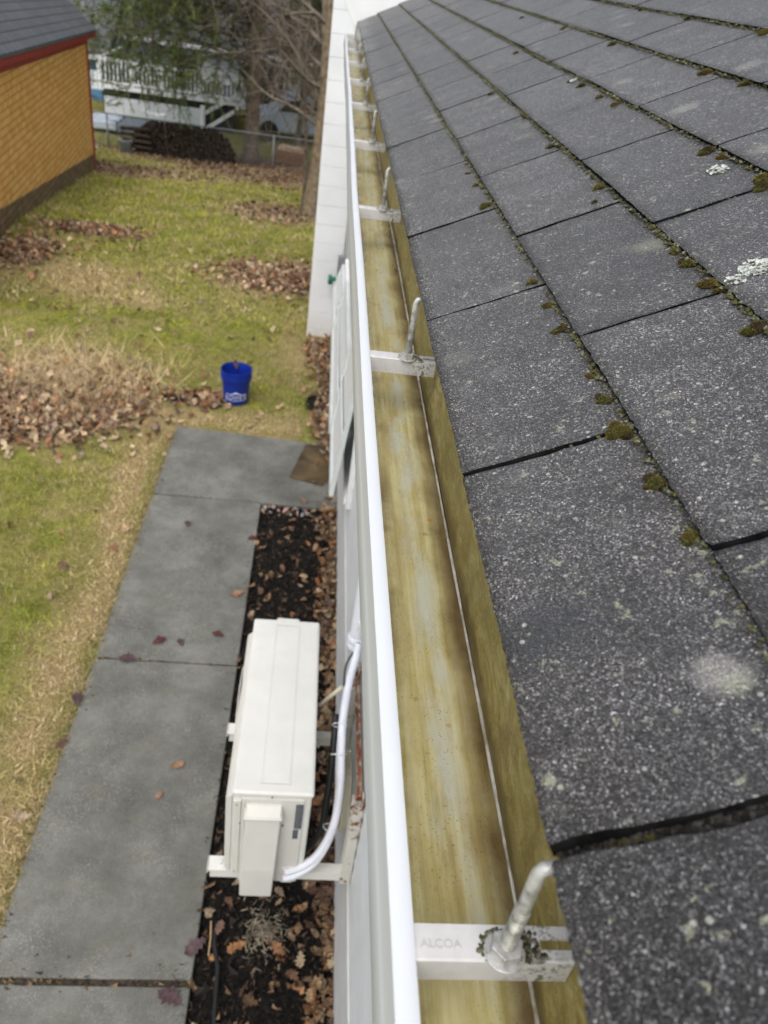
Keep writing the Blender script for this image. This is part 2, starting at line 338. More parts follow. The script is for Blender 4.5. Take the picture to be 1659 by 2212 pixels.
MAT['wood'] = paint('brown_board', (.17, .085, .04), .8, .3, 8)
MAT['tarp'] = paint('pale_tarp', (.52, .60, .68), .6, .1, 3)
MAT['ac'] = paint('ivory_enamel', (.665, .665, .63), .42, .035, 9, dirt=((.47, .44, .38), 42, .66, .28))
MAT['ac2'] = paint('ivory_plastic', (.60, .59, .55), .45, .03, 9)
MAT['sticker'] = paint('dark_sticker', (.09, .10, .12), .5, .3, 260)
MAT['black'] = paint('black_rubber', (.012, .012, .013), .5, .2, 30)
MAT['pipe'] = paint('white_insulation', (.66, .68, .74), .55, .04, 20)
MAT['beige'] = paint('beige_pvc', (.60, .56, .44), .5, .05, 20)
m = M_('rusty_enamel', .6, .3); c = m.ramp(m.noise(8, 5), [(.3, (.52, .51, .46)), (.7, (.60, .59, .54))])
ru = m.ramp(m.math('ADD', m.noise(28, 5, .7), m.math('MULTIPLY', m.math('ADD', m.sep()[2], 2.95), .55)), [(.62, 0.), (.72, 1.)]); c = m.mix(ru, c, m.ramp(m.noise(80, 4), [(.35, (.07, .015, .008)), (.65, (.32, .10, .025))]))
m.col(c); MAT['rusty'] = m.m
MAT['rust'] = paint('rusted_steel', (.22, .07, .025), .8, .5, 30, .4, dirt=((.55, .5, .42), 20, .5, .8))
MAT['blue'] = paint('blue_plastic', (.004, .022, .23), .35, .08, 12)
MAT['print'] = paint('white_print', (.55, .60, .72), .5, .05, 20)
MAT['board'] = paint('wet_brown_board', (.085, .055, .022), .35, .6, 4)
MAT['green'] = paint('green_plastic', (.02, .16, .10), .5, .1, 20)
MAT['greybox'] = paint('grey_plastic', (.20, .20, .215), .5, .1, 20)
m = M_('moss_cushion', .9, .15); c = m.mix(1., m.attr(), m.ramp(m.noise(2.2, 4, .7), [(.3, .55), (.7, 1.5)]), 'MULTIPLY')
oi = m.n.new('ShaderNodeObjectInfo').outputs['Random']
c = m.mix(m.ramp(oi, [(0, 0.), (1, .6)]), c, m.mix(1., m.attr(), (.62, .64, .8), 'MULTIPLY')); m.col(c); m.bump(m.noise(9, 3), .8, .05); MAT['moss'] = m.m
MAT['crust'] = attrmat('moss_crust', .95, .3, .1, 400)
MAT['lichen'] = paint('white_lichen', (.46, .49, .45), .9, .15, 120, .5)
MAT['stone'] = attrmat('pebble', .6, .1, .4)
MAT['car'] = paint('silver_blue_car', (.40, .47, .56), .3, .04, 2, spec=.7)
MAT['tyre'] = paint('tyre', (.02, .02, .02), .8)
MAT['terra'] = paint('terracotta', (.50, .25, .16), .7, .1, 6)
MAT['plum'] = paint('plum_leaf', (.075, .042, .046), .5, .35, 60); MAT['tanleaf'] = paint('tan_leaf', (.26, .14, .08), .6, .3, 60); MAT['redleaf'] = paint('red_leaf', (.09, .025, .02), .5, .35, 60)

# ------------------------------------------------------------------ ground
SX0, SX1 = -1.158, -.281; WX = .36           # path edges, wall plane
def blob(x, y, cx, cy, rx, ry): return np.exp(-(((x-cx)/rx)**2+((y-cy)/ry)**2))
leafz = [(*gpt(150, 860)[:2], .72, .62), (*gpt(610, 605)[:2], .75, .55), (*gpt(600, 460)[:2], 1.0, 1.1), (*gpt(200, 500)[:2], .6, .3), (*gpt(50, 545)[:2], .4, .5),
         (*gpt(240, 365)[:2], 1.6, 1.0), (*gpt(590, 382)[:2], 2.4, 2.2), (*gpt(470, 352)[:2], 3.2, 1.3), (.27, 7.2, .15, 1.0), (.1, 8.6, .12, .4), (*gpt(440, 870)[:2], .2, .16), (*gpt(30, 900)[:2], .6, .5)]
strawz = [(*gpt(160, 830)[:2], .85, .75), (*gpt(560, 620)[:2], .6, .35), (*gpt(250, 640)[:2], .9, .3), (*gpt(660, 760)[:2], .35, .7), (*gpt(150, 590)[:2], 1., .5)]
mudz = [(*gpt(395, 862)[:2], .32, .18), (*gpt(685, 875)[:2], .18, .28)]
def zones(x, y):
    L = 1.15*sum(blob(x, y, *q) for q in leafz); Sx = sum(blob(x, y, *q)*.8 for q in strawz); Mx = sum(blob(x, y, *q)*.85 for q in mudz)
    bed = ((x > SX0+.03) & (y < 5.46)).astype(float)
    Mx = np.maximum(Mx, bed)
    edge = np.exp(-((x-(SX0-.13-.10*np.sin(y*1.3+.5)**2))/.17)**2)*(y < 6.9) + np.exp(-((y-6.75)/.22)**2)*(x > SX0-.3)*(x < .0)
    return np.clip(np.where(bed > 0, 0, L), 0, 1), np.clip(np.where(bed > 0, 0, Sx+edge*.9), 0, 1), np.clip(Mx, 0, 1)
xs = np.concatenate([[-900, -300, -120, -60, -35, -22, -16], np.arange(-12, 3, .07), [4, 6, 10, 20, 40, 90, 300, 900]])
ys = np.concatenate([[-900, -200, -40, -10, -4], np.arange(-1.5, 13, .07), np.arange(13, 26, .2), [27, 29, 32, 36, 42, 50, 65, 90, 150, 300, 1200]])
GX, GY = np.meshgrid(xs, ys)
def wob(x, y): return .5*np.sin(x*5.1+1.3*np.sin(y*2.7))*np.cos(y*4.3+.7*np.sin(x*3.1))+.3*np.sin(x*13+y*9)*np.cos(y*15-x*4)
zl, zs, zm = zones(GX, GY)
GZ = gz(GX, GY)+.018*wob(GX, GY)+zl*.05*(1+.6*np.sin(GX*31)*np.cos(GY*27))*(GY < 12)
ispath = (GX > SX0-.12) & (GX < .4) & (GY < 6.7); GZ = np.where(ispath, np.minimum(GZ, -H-.005)+0.0, GZ)
onslab = (GX > SX0) & (GX < SX1) & (GY < 6.5) | (GX > SX0) & (GX < .36) & (GY > 5.5) & (GY < 6.5)
GZ = np.where(onslab, -H-.05, GZ)
bedm = (GX > SX1+.03) & (GX < .5) & (GY < 5.4); GZ = np.where(bedm, -H-.012+.014*wob(GX*2, GY*2), GZ)
nx, ny = len(xs), len(ys)
V = np.stack([GX.ravel(), GY.ravel(), GZ.ravel()], 1); I = np.arange(nx*ny).reshape(ny, nx)
F = np.stack([I[:-1, :-1].ravel(), I[:-1, 1:].ravel(), I[1:, 1:].ravel(), I[1:, :-1].ravel()], 1)
tag(obj('ground', np_mesh('ground', V, F, np.stack([zl.ravel(), zs.ravel(), zm.ravel()], 1), True), MAT['ground']), kind='structure')
# concrete path of slabs
p = MB(); pj = .008
for y0, y1 in ((-3, -.30), (-.28, 1.672), (1.702, 3.587), (3.60, 5.425)):
    p.box(SX0, SX1, y0, y1, -H-.08, -H+.022)
p.add([(x, y, z) for z in (-H-.08, -H+.024) for x, y in ((SX0+.0, 5.44), (.352, 5.42), (.352, 6.46), (SX0+.01, 6.56))],
      [(3, 2, 1, 0), (4, 5, 6, 7), (0, 1, 5, 4), (1, 2, 6, 5), (2, 3, 7, 6), (3, 0, 4, 7)])
tag(p.build('path', MAT['concrete'], bevel=.006), kind='structure')

# ------------------------------------------------------------------ leaves
def leaf_template(k):
    r = random.Random(k); L = 1.; pts = []
    for t, wv in ((0, .02), (.12, .16), (.2, .10), (.32, .34), (.42, .18), (.55, .42), (.66, .2), (.8, .27), (.9, .1)):
        pts.append((t, wv*r.uniform(.8, 1.15)))
    vs = []; cu = r.uniform(.15, .5)
    for t, wv in pts: vs.append((wv, t-.5, cu*wv*wv*1.6+.12*math.sin(t*4+k)))
    vs.append((0, .5, .05))
    for t, wv in pts[::-1]: vs.append((-wv*r.uniform(.8, 1.1), t-.5, cu*wv*wv*1.6+.12*math.sin(t*4+k)))
    n = len(vs); mid = [(0, t-.5, .12*math.sin(t*4+k)) for t, _ in pts]
    vs += mid; mN = len(mid); fs = []
    for i in range(mN-1):
        fs.append((i, i+1, n+i+1)); fs.append((i, n+i+1, n+i)); j = n-1-i
        fs.append((j, n+i+1, j-1)); fs.append((j, n+i, n+i+1))
    fs.append((mN-1, mN, n+mN-1)); fs.append((mN, mN+1, n+mN-1))
    vs += [(.012, -.5, .0), (-.012, -.5, .0), (.03, -.85, .05)]; b = len(vs); fs.append((b-3, b-2, b-1))
    return np.array(vs, float), np.array(fs)
LT = [leaf_template(k) for k in range(5)]
def rotm(a, b, c):
    return np.array((Matrix.Rotation(c, 3, 'Z') @ Matrix.Rotation(b, 3, 'X') @ Matrix.Rotation(a, 3, 'Y')))
LEAFC = np.array([(.40, .245, .13), (.54, .375, .22), (.24, .135, .075), (.64, .49, .31), (.18, .10, .07), (.42, .20, .085), (.38, .285, .19)])
def leaf_field(name, P, size, label, tilt=.5, dark=1., wts=None):
    Vs = []; Fs = []; Cs = []; b = 0
    for (x, y, z) in P:
        v, f = LT[random.randrange(5)]; s_ = size*random.uniform(.55, 1.2)
        R = rotm(random.gauss(0, tilt), random.gauss(0, tilt), random.uniform(0, 6.3))
        vv = (v*s_*np.array([1, 1, random.uniform(.5, 1.6)]))@R.T+np.array([x, y, z]); vv[:, 2] += max(0, z+.002-vv[:, 2].min())*.7
        Vs.append(vv); Fs.append(f+b); b += len(v)
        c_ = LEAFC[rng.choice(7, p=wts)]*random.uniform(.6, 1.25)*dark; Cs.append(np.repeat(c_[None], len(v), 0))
    return tag(obj(name, np_mesh(name, np.concatenate(Vs), np.concatenate(Fs), np.concatenate(Cs)), MAT['leaf']), label, None, None, 'stuff')
def sample_zone(n, xr, yr, fn):
    out = []
    while len(out) < n:
        X_ = rng.uniform(*xr, 4000); Y_ = rng.uniform(*yr, 4000); pz = fn(X_, Y_); k = rng.uniform(0, 1, 4000) < pz
        out += list(zip(X_[k], Y_[k]))
    return out[:n]
def nopath(x, y): return ~(((x > SX0) & (x < SX1) & (y < 6.6)) | ((x > SX0) & (x < .36) & (y > 5.38) & (y < 6.6)) | (x > .33) | ((x > -.06) & (y > 8.95)))
def ffar(x, y): return np.clip(zones(x, y)[0]**1.5, 0, 1)*nopath(x, y)*(1-.6*(y > 13))
P = [(x, y, float(gz(x, y))+random.uniform(.01, .07)) for x, y in sample_zone(6500, (-6.5, .34), (3, 15), ffar)]
leaf_field('leaf_litter', P, .085, 'brown fallen leaves heaped in patches across the lawn')
P = [(x, y, float(gz(x, y))+random.uniform(.01, .04)) for x, y in sample_zone(3000, (-9, 1), (14, 26), lambda x, y: ffar(x, y)*(x < .2))]
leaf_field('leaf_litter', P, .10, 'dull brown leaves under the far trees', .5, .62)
P = [(x, y, float(gz(x, y))+.02) for x, y in sample_zone(420, (-6, .2), (2, 12), lambda x, y: nopath(x, y)*1.)]
leaf_field('leaf_litter', P, .085, 'single dry leaves scattered over the grass')
P = []
for _ in range(1150):
    y = random.uniform(.3, 5.4); x = WX-.01-abs(random.gauss(0, .075)) if random.random() < .84 else random.uniform(SX1, .3)
    P.append((x, y, -H+random.uniform(.0, .05)))
for _ in range(90): P.append((WX-.03-abs(random.gauss(0, .10)), random.uniform(5.4, 9), -H+random.uniform(.03, .07)))
leaf_field('leaf_litter', P, .068, 'brown oak leaves drifted against the foot of the white wall', .7, .74, [.24, .14, .18, .08, .14, .12, .1])
# single leaves on the path
def single_leaf(u, v, size, mat, rz, label, z=-H+.03, k=0):
    v_, f_ = LT[k]; vv = v_*size*.74*np.array([1, 1, .75]); p_ = at(u, v, z=z)
    o = obj('oak_leaf', np_mesh('oak_leaf', vv-np.array([0, 0, vv[:, 2].min()]), f_, None), MAT[mat], None, tuple(p_)); o.rotation_euler = (0, 0, rz)
    tag(o, label, 'leaf', 'leaves lying on the concrete path')
for a in [(512, 1283, .13, 'tanleaf', 1.9, 'tan and plum leaf at the right edge of the path above the outdoor unit'),
          (345, 1384, .13, 'redleaf', -.9, 'dark red lobed leaf lying just beyond the middle joint of the path'),
          (390, 1387, .10, 'plum', .5, 'faint flattened plum leaf right of the dark red lobed leaf'),
          (470, 1370, .11, 'redleaf', 1.2, 'small wet red leaf by the far corner of the outdoor unit'),
          (275, 1424, .16, 'plum', 1.4, 'curled plum leaf lying across the middle joint of the path'),
          (166, 1510, .15, 'plum', .3, 'plum leaf on the left edge of the path where straw grass begins'),
          (383, 1653, .11, 'tanleaf', -1.2, 'orange brown leaf alone in the middle of the big slab'),
          (345, 1718, .07, 'tanleaf', 2.4, 'tiny pinkish leaf fragment below the orange brown leaf'),
          (545, 1163, .11, 'redleaf', 1.7, 'red leaf on the right edge of the slab next to the black soil'),
          (405, 1131, .11, 'plum', .2, 'pale flattened leaf mark on the slab nearest the far joint'),
          (421, 2047, .15, 'plum', 2.2, 'large plum oak leaf with a stem at the right edge of the near slab'),
          (365, 2155, .16, 'plum', 1.1, 'wet plum leaf on the nearest slab at the bottom of the photo'),
          (655, 1082, .10, 'tanleaf', .4, 'reddish leaf on the cross slab beside the brown board'),
          ]: single_leaf(*a, k=(int(a[0]) % 5))
# grass blades
def grass(name, n, xr, yr, hgt, wid, label, wfn=None, straw=0.):
    Pp = np.array(sample_zone(n, xr, yr, lambda x, y: (nopath(x, y)*np.clip(1-zones(x, y)[2]*1.2-.85*zones(x, y)[0], 0, 1)) if wfn is None else wfn(x, y)))
    x, y = Pp[:, 0], Pp[:, 1]; L_, S_, M__ = zones(x, y)
    big = .5+.5*np.sin(x*1.9+2.1*np.sin(y*1.1)+1)*np.cos(y*1.6+1.2*np.sin(x*1.3)); sm = .5+.5*np.sin(x*7+y*3)*np.cos(y*8-x*5)
    pt_ = .5+.5*np.sin(x*2.9+1.7*np.sin(y*2.3+.5))*np.cos(y*2.4+1.9*np.sin(x*1.7))
    fr1 = np.array([mnoise.noise((px_*1.5, py_*1.5, 3.)) for px_, py_ in zip(x, y)]); fr2 = np.array([mnoise.noise((px_*5.5, py_*4.5, 9.)) for px_, py_ in zip(x, y)])
    patch = np.clip(.42+fr1*1.1+fr2*1.2, 0, 1)
    st = np.clip(S_*.9+.55*patch**1.4+.5*L_+.10*big+.10*sm*pt_+.08*pt_+rng.normal(0, .24, n)-.10+straw, 0, 1)[:, None]
    g = (np.array([.235, .28, .03])*(1-big[:, None]*.3)+np.array([.23, .19, .012])*sm[:, None]*pt_[:, None])*(1.2-.5*np.clip(fr2*2+.5, 0, 1)[:, None])
    s_ = np.array([.60, .47, .26])+rng.normal(0, .07, (n, 1))
    C = np.clip((g*(1-st)+s_*st)*rng.uniform(.65, 1.3, (n, 1)), .01, 1)
    h = hgt*rng.uniform(.5, 1.3, n)*(1+.6*st[:, 0]*0); a = rng.uniform(0, 2*PI, n); ln = rng.normal(0, .8, (n, 2))
    z = gz(x, y)+.0; B = np.stack([x, y, z], 1); dx = np.stack([np.cos(a), np.sin(a), 0*a], 1)*wid*rng.uniform(.6, 1.3, (n, 1))
    top = B+np.stack([ln[:, 0]*h, ln[:, 1]*h, h], 1)
    V = np.stack([B-dx, B+dx, top], 1).reshape(-1, 3); F = np.arange(3*n).reshape(-1, 3)
    tag(obj(name, np_mesh(name, V, F, np.repeat(C, 3, 0)), MAT['blade']), label, None, None, 'stuff')
grass('grass', 130000, (-5.2, .32), (1.0, 9.2), .032, .0035, 'short mossy green and straw grass beside the path')
grass('grass', 75000, (-8.5, .2), (9.0, 24), .05, .008, 'winter grass on the lawn towards the shed and trees')
def strawfn(x, y): return np.clip(blob(x, y, *strawz[0]), 0, 1)**2
grass('dry_grass_tufts', 4200, (-6, -1), (6, 11), .16, .004, 'long straw coloured grass lying in the leaf heap', strawfn, 1.)
# soil bed: mulch chips
n = 15000; bx = rng.uniform(SX1+.0, WX, n); by = rng.uniform(.2, 5.42, n); bz = -H+rng.uniform(-.012, .022, n)
A = rng.normal(0, 1, (n, 3, 3)); sz = (.005+.011*rng.random(n)**2)[:, None, None]
V = (np.stack([bx, by, bz], 1)[:, None, :]+A*sz).reshape(-1, 3)
C = np.where(rng.random((n, 1)) < .16, np.array([[.16, .10, .065]]), np.array([[.014, .013, .012]]))*rng.uniform(.4, 1.7, (n, 1))
tag(obj('mulch', np_mesh('mulch', V, np.arange(3*n).reshape(-1, 3), np.repeat(C, 3, 0)), MAT['mulch']), 'black crumbly soil and mulch between path and wall', None, None, 'stuff')
tag(MB().box(SX0+.005, SX1-.01, 1.668, 1.706, -H-.03, -H+.013).build('joint_soil', paint('joint_soil', (.05, .036, .025), .95, .6, 60, .8)), 'dirt packed in the wide joint of the path', None, None, 'stuff')
P = []
for _ in range(300):
    y = random.uniform(.2, 6.4); e = random.random() < .6
    x = SX0+abs(random.gauss(0, .035)) if e or y > 5.4 else SX1-abs(random.gauss(0, .03)); P.append((x, y, -H+.024))
for _ in range(420):
    yj, wj = random.choice([(1.685, .03), (1.685, .03), (3.593, .006), (5.432, .006), (1.75, .05)]); x = random.uniform(SX0, SX1)
    if random.random() > .45+.55*math.sin(x*3+5)**2: continue
    P.append((x, yj+random.gauss(0, wj*.6), -H+.022+random.uniform(-.004, .003)))
V = np.concatenate([np.array(p_)+rng.normal(0, 1, (3, 3))*np.array([.012, .007, .003]) for p_ in P]); C = np.repeat(np.array([random.choice([(.14, .09, .05), (.03, .025, .02), (.22, .16, .10), (.06, .05, .02)]) for _ in P]), 3, 0)
tag(obj('joint_debris', np_mesh('joint_debris', V, np.arange(len(V)).reshape(-1, 3), C), MAT['mulch']), 'dark crumbs of dirt and dead bits in the joints of the path', None, None, 'stuff')
# dead tuft on the bed
t = MB(); c0 = at(571, 2016, z=-H+.02)
for _ in range(230):
    r = abs(random.gauss(0, .065)); a = random.uniform(0, 6.28); x, y = c0[0]+r*math.cos(a)*.9, c0[1]+r*math.sin(a)*1.1
    b = random.uniform(0, 6.28); l = random.uniform(.015, .05); z = c0[2]+random.uniform(0, .03)
    cc = random.choice([(.30, .26, .19), (.20, .17, .13), (.38, .34, .24), (.12, .10, .08)])
    t.tube([(x, y, z), (x+l*.5*math.cos(b), y+l*.5*math.sin(b), z+.012), (x+l*math.cos(b+.5), y+l*math.sin(b+.5), z+.002)], random.uniform(.0012, .003), 4, cc)
tag(t.build('dead_plant_bits', MAT['mulch']), 'pale dead plant bits flattened on the black soil below the outdoor unit', None, None, 'stuff')
t = MB(); a_, b_ = at(456, 1990, z=-H+.035), at(450, 2065, z=-H+.03); t.tube([a_, (a_+b_)/2+np.array([.004, 0, .004]), b_], [.004, .0045, .003], 6)
tag(t.build('straw_stick', paint('straw', (.42, .28, .15), .7)), 'thin tan stick lying along the right edge of the path', 'stick')
n = 5000; y_ = rng.uniform(.3, 6.5, n); x_ = SX0+rng.normal(-.012, .016, n); B = np.stack([x_, y_, np.full(n, -H+.012)], 1); a_ = rng.uniform(0, 6.28, n); dx = np.stack([np.cos(a_), np.sin(a_), 0*a_], 1)*.003
top = B+np.stack([rng.normal(.008, .022, n), rng.normal(0, .022, n), rng.uniform(.008, .03, n)], 1); C = np.array([.44, .34, .18])*rng.uniform(.4, 1.25, (n, 1))*np.array([1, 1, 1]); C[rng.random(n) < .25] = (.13, .16, .03)
tag(obj('edge_grass', np_mesh('edge_grass', np.stack([B-dx, B+dx, top], 1).reshape(-1, 3), np.arange(3*n).reshape(-1, 3), np.repeat(C, 3, 0)), MAT['blade']), 'dry grass creeping over the left edge of the path', None, None, 'stuff')
# pebbles
k = 0
for _ in range(26):
    x = random.uniform(-.27, .12); y = random.uniform(5.30, 5.40); r = random.uniform(.010, .022)
    mb = MB(); cc = random.choice([(.5, .48, .44), (.42, .27, .14), (.2, .2, .2), (.45, .25, .2), (.3, .3, .28)])
    n_ = 8; prof = [(r*math.sin(q)*1.1, r*.65*math.cos(q)) for q in np.linspace(.05, PI-.05, 6)]
    mb.lathe(prof, n_, (0, 0, 0), cc); o = mb.build('pebble', MAT['stone'], smooth=True, loc=(x, y, -H+.012)); o.scale = (1, random.uniform(.6, 1), 1); o.rotation_euler.z = random.uniform(0, 3)
    tag(o, 'small rounded pebble in the row where the cross slab meets black soil', 'pebble', 'pebbles beside the cross slab')
# brown board and cable
q = [at(u, v, z=-H+.03) for u, v in ((625, 1031), (697, 1050), (722, 1020), (722, 962), (660, 961))]
t = MB(); n_ = len(q); t.add([tuple(x) for x in q]+[(x[0], x[1], x[2]+.006) for x in q], [tuple(range(n_))[::-1], tuple(range(n_, 2*n_))]+[(i, (i+1) % n_, n_+(i+1) % n_, n_+i) for i in range(n_)])
tag(t.build('cardboard_sheet', MAT['board']), 'wet brown flat sheet on the cross slab against the wall', 'cardboard')
t = MB(); pts = [at(u, v, z=-H+.035) for u, v in ((468, 1990), (463, 2040), (471, 2090), (466, 2150), (462, 2215), (455, 2290))]
t.tube(pts, .011, 8); tag(t.build('black_cable', MAT['black'], smooth=True), 'black cable lying on the soil along the near slab edge', 'cable')

# ------------------------------------------------------------------ the house (this building)
house = empty('house', (WX, 3, -H), 'white house whose shingled eave fills the right of the photo', 'house')
def hchild(o): o.parent = house; o.matrix_parent_inverse = Matrix.Translation(house.location).inverted(); return o
YE = 5.62                                   # far end of the shingled roof
wl = MB()
zb = -3.19; kk = 0                          # lap siding, one mesh
z = zb
while z < -.62:
    z1 = min(z+.105, -.6)
    wl.add([(x, y, q) for y in (-3, 10.0) for x, q in ((WX-.006, z), (WX+.004, z1), (WX+.1, z1), (WX+.1, z))], [(0, 3, 2, 1), (4, 5, 6, 7), (0, 1, 5, 4), (1, 2, 6, 5), (3, 0, 4, 7)]); z = z1
hchild(wl.build('wall', MAT['siding']))
fd = MB(); fd.box(WX-.012, WX+.12, -3, 10, -H-.3, zb-.002); hchild(fd.build('foundation', MAT['foundation'], bevel=.004))
so_ = MB(); so_.box(.176, WX+.1, -3, 5.9, -.60, -.585); hchild(so_.build('soffit', MAT['trim']))
fa = MB(); fa.box(.175, .195, -3, 5.9, -.583, -.372); hchild(fa.build('fascia', MAT['trim']))
# roof frame
TH = math.atan(.53); cs, sn = math.cos(TH), math.sin(TH); RX, RZ = .133, -.33
def rp(d, y, h): return (RX+d*cs-h*sn, y, RZ+d*sn+h*cs)
rb = MB(); D1 = 3.9
vs = [rp(d, y, h) for y in (-2.5, YE) for d, h in ((.012, -.002), (D1, -.002), (D1, -.02), (.02, -.02))]
rb.add(vs, [(0, 1, 2, 3), (7, 6, 5, 4), (0, 4, 5, 1), (1, 5, 6, 2), (2, 6, 7, 3), (3, 7, 4, 0)])
roof_base = hchild(rb.build('roof', MAT['shingle']))
E_ = .1345; PIT = .32
OFF = [.2015, .045, .246, .096, .28, .028, .19, .05, .21, .07, .25, .09]
V = []; F = []; MI = []
def tab(k, y0, y1, slot_side=0):
    d0 = k*E_; d1 = d0+E_+.028; n = 150 if k == 0 else 56; lift0 = .0076+random.uniform(-.0006, .0012) + (.002 if k == 0 else 0); sk = random.gauss(0, .0007)
    b = len(V); ysn = np.linspace(y0, y1, n+1)
    nd = 12
    for j in range(nd+1):
        d = d0+(d1-d0)*j/nd; t_ = j/nd
        for i, y in enumerate(ysn):
            jit = (random.uniform(-.0007, .0007)+.0004*math.sin(y*23+k)+sk*(i/n-.5)) if j == 0 else 0
            hh = lift0*(1-t_)+.0012*t_+.0006*math.sin(y*9+k*2)*(1-t_)
            if j == 0 and i in (0, n): jit += .0012
            yy = y + (random.uniform(-.0011, .0011)+.0007*math.sin(d*70+k) if i in (0, n) else 0)
            V.append(rp(d+jit, yy, hh))
    for j in range(nd):
        for i in range(n):
            a = b+j*(n+1)+i; F.append((a, a+1, a+n+2, a+n+1)); MI.append(0)
    # butt edge and side edges go down to the layer below
    c_ = len(V); hb = -.001
    for i, y in enumerate(ysn): V.append(rp(d0+.0015, y, hb if k == 0 else .0012))
    for i in range(n): F.append((b+i, c_+i, c_+i+1, b+i+1)); MI.append(1)
    for i0 in (0, n):
        e_ = len(V)
        for j in range(nd+1): V.append(rp(d0+(d1-d0)*j/nd, ysn[i0], -.001))
        for j in range(nd):
            a = b+j*(n+1)+i0; F.append((a, a+n+1, e_+j+1, e_+j) if i0 == 0 else (a, e_+j, e_+j+1, a+n+1)); MI.append(1)
for k in range(28):
    off = OFF[k % 12]+(0.013*(k//12)); y = off-PIT*8
    while y < YE-.02:
        g = random.uniform(.0034, .0062)
        if k == 0 and abs(y+PIT-.2015) < .02: g = .0090
        y1 = min(y+PIT-g*.5, YE)
        if k == 0 and abs(y-.2015) < .02: g = .0090
        tab(k, max(y+g*.5, -2.4), y1) if y1 > -2.4 else None
        y += PIT
shm = np_mesh('shingles', V, F); shm.materials.append(MAT['shingle']); shm.materials.append(MAT['under']); shm.polygons.foreach_set('material_index', MI); sh = hchild(obj('shingles', shm))
# starter strip under the eave edge
ss = MB(); vs = [rp(d, y, h) for y in (-2.4, YE) for d, h in ((.003, -.0035), (.10, -.0035), (.10, -.0012), (.003, -.0012))]
ss.add(vs, [(0, 1, 2, 3), (7, 6, 5, 4), (0, 4, 5, 1), (1, 5, 6, 2), (2, 6, 7, 3), (3, 7, 4, 0)]); hchild(ss.build('starter_strip', MAT['under']))
# rake board standing above the far roof end
rk = MB(); vs = [rp(d, y, h) for y in (YE+.002, YE+.035) for d, h in ((-.03, -.05), (D1, -.05), (D1, .235), (-.03, .235))]
rk.add(vs, [(0, 1, 2, 3), (7, 6, 5, 4), (0, 4, 5, 1), (1, 5, 6, 2), (2, 6, 7, 3), (3, 7, 4, 0)]); hchild(rk.build('rake_board', MAT['trim'], bevel=.003))
# far wall of the building behind the roof end, closed so that it reads from the side
bw = MB(); bw.box(WX+.105, 5.2, -3, 10, -H-.3, -.62); hchild(bw.build('house_body', MAT['siding']))
# chimney of painted blocks
ch = MB(); cy0 = 9.04; cx0 = -.035; z = -H-.1; rowi = 0
while z < 1.8:
    z1 = z+.2035
    ch.box(cx0, WX+.3, cy0, cy0+.85, z+.0030, z1-.0030)
    z = z1; rowi += 1
ch.box(cx0+.006, WX+.294, cy0+.006, cy0+.844, -H-.1, 1.8)
hchild(ch.build('chimney', MAT['block'], bevel=.002, seg=1))
# awning windows in the wall, sashes pushed outward
def awning(y0, y1, ztop, zbot, out, gap_dark=True):
    fr = MB()
    for a in ((y0-.05, y0, zbot-.05, ztop+.05), (y1, y1+.05, zbot-.05, ztop+.05)): fr.box(WX-.035, WX+.02, a[0], a[1], a[2], a[3])
    fr.box(WX-.035, WX+.02, y0, y1, ztop, ztop+.05); fr.box(WX-.05, WX+.02, y0, y1, zbot-.05, zbot)
    w_ = hchild(fr.build('window', MAT['trim'], bevel=.004))
    pn = MB(); pn.box(WX-.004, WX+.0, y0, y1, zbot, ztop); pa = pn.build('pane', MAT['glass']); pa.parent = w_
    sa = MB(); a0 = Vector((WX-.036, 0, ztop)); dz = ztop-zbot; ang = math.asin(min(.9, out/dz))
    Mx = Matrix.Translation(a0) @ Matrix.Rotation(ang, 4, 'Y')
    for bx_ in ((y0, y0+.045, -dz, 0), (y1-.045, y1, -dz, 0)): sa.box(-.03, 0, bx_[0], bx_[1], bx_[2], bx_[3], M=Mx)
    sa.box(-.03, 0, y0+.045, y1-.045, -dz, -dz+.05, M=Mx); sa.box(-.03, 0, y0+.045, y1-.045, -.05, 0, M=Mx)
    
    for q_ in (.5,): sa.box(-.04, -.028, y0+.03, y1-.03, -dz*q_-.02, -dz*q_+.02, M=Mx)
    so2 = sa.build('sash', MAT['greyframe'], bevel=.003); so2.parent = w_
    gl = MB(); gl.box(-.018, -.012, y0+.045, y1-.045, -dz+.05, -.05, M=Mx); g2 = gl.build('sash_panel', MAT['trim']); g2.parent = w_
awning(4.25, 5.15, -2.0, -2.87, .085)
awning(5.25, 7.2, -2.45, -2.98, .09)
awning(7.38, 8.7, -2.78, -3.08, .08)
# hose fitting beside the chimney
hb = empty('hose_nozzle', tuple(at(737, 600, y=8.9)), 'grey box with a green hose fitting beside the block chimney', 'hose fitting')
c0 = at(736, 572, y=8.96); c1 = at(731, 606, y=8.93)
t = MB(); t.box(-.035, .035, -.05, .05, -.15, .10); o = t.build('control_box', MAT['greybox'], bevel=.01); o.location = tuple(c0)
o.parent = hb; o.matrix_parent_inverse = Matrix.Translation(hb.location).inverted()
t = MB(); t.tube([(0, 0, .1), (0, 0, 0), (.0, 0, -.12)], [.025, .035, .03], 10); t.tube([(0, 0, .0), (-.09, -.02, .03)], [.03, .022], 8); t.tube([(-.10, -.02, .06), (-.09, -.02, -.04)], [.02, .03], 8)
o = t.build('green_valve', MAT['green'], smooth=True); o.location = tuple(c1); o.parent = hb; o.matrix_parent_inverse = Matrix.Translation(hb.location).inverted()
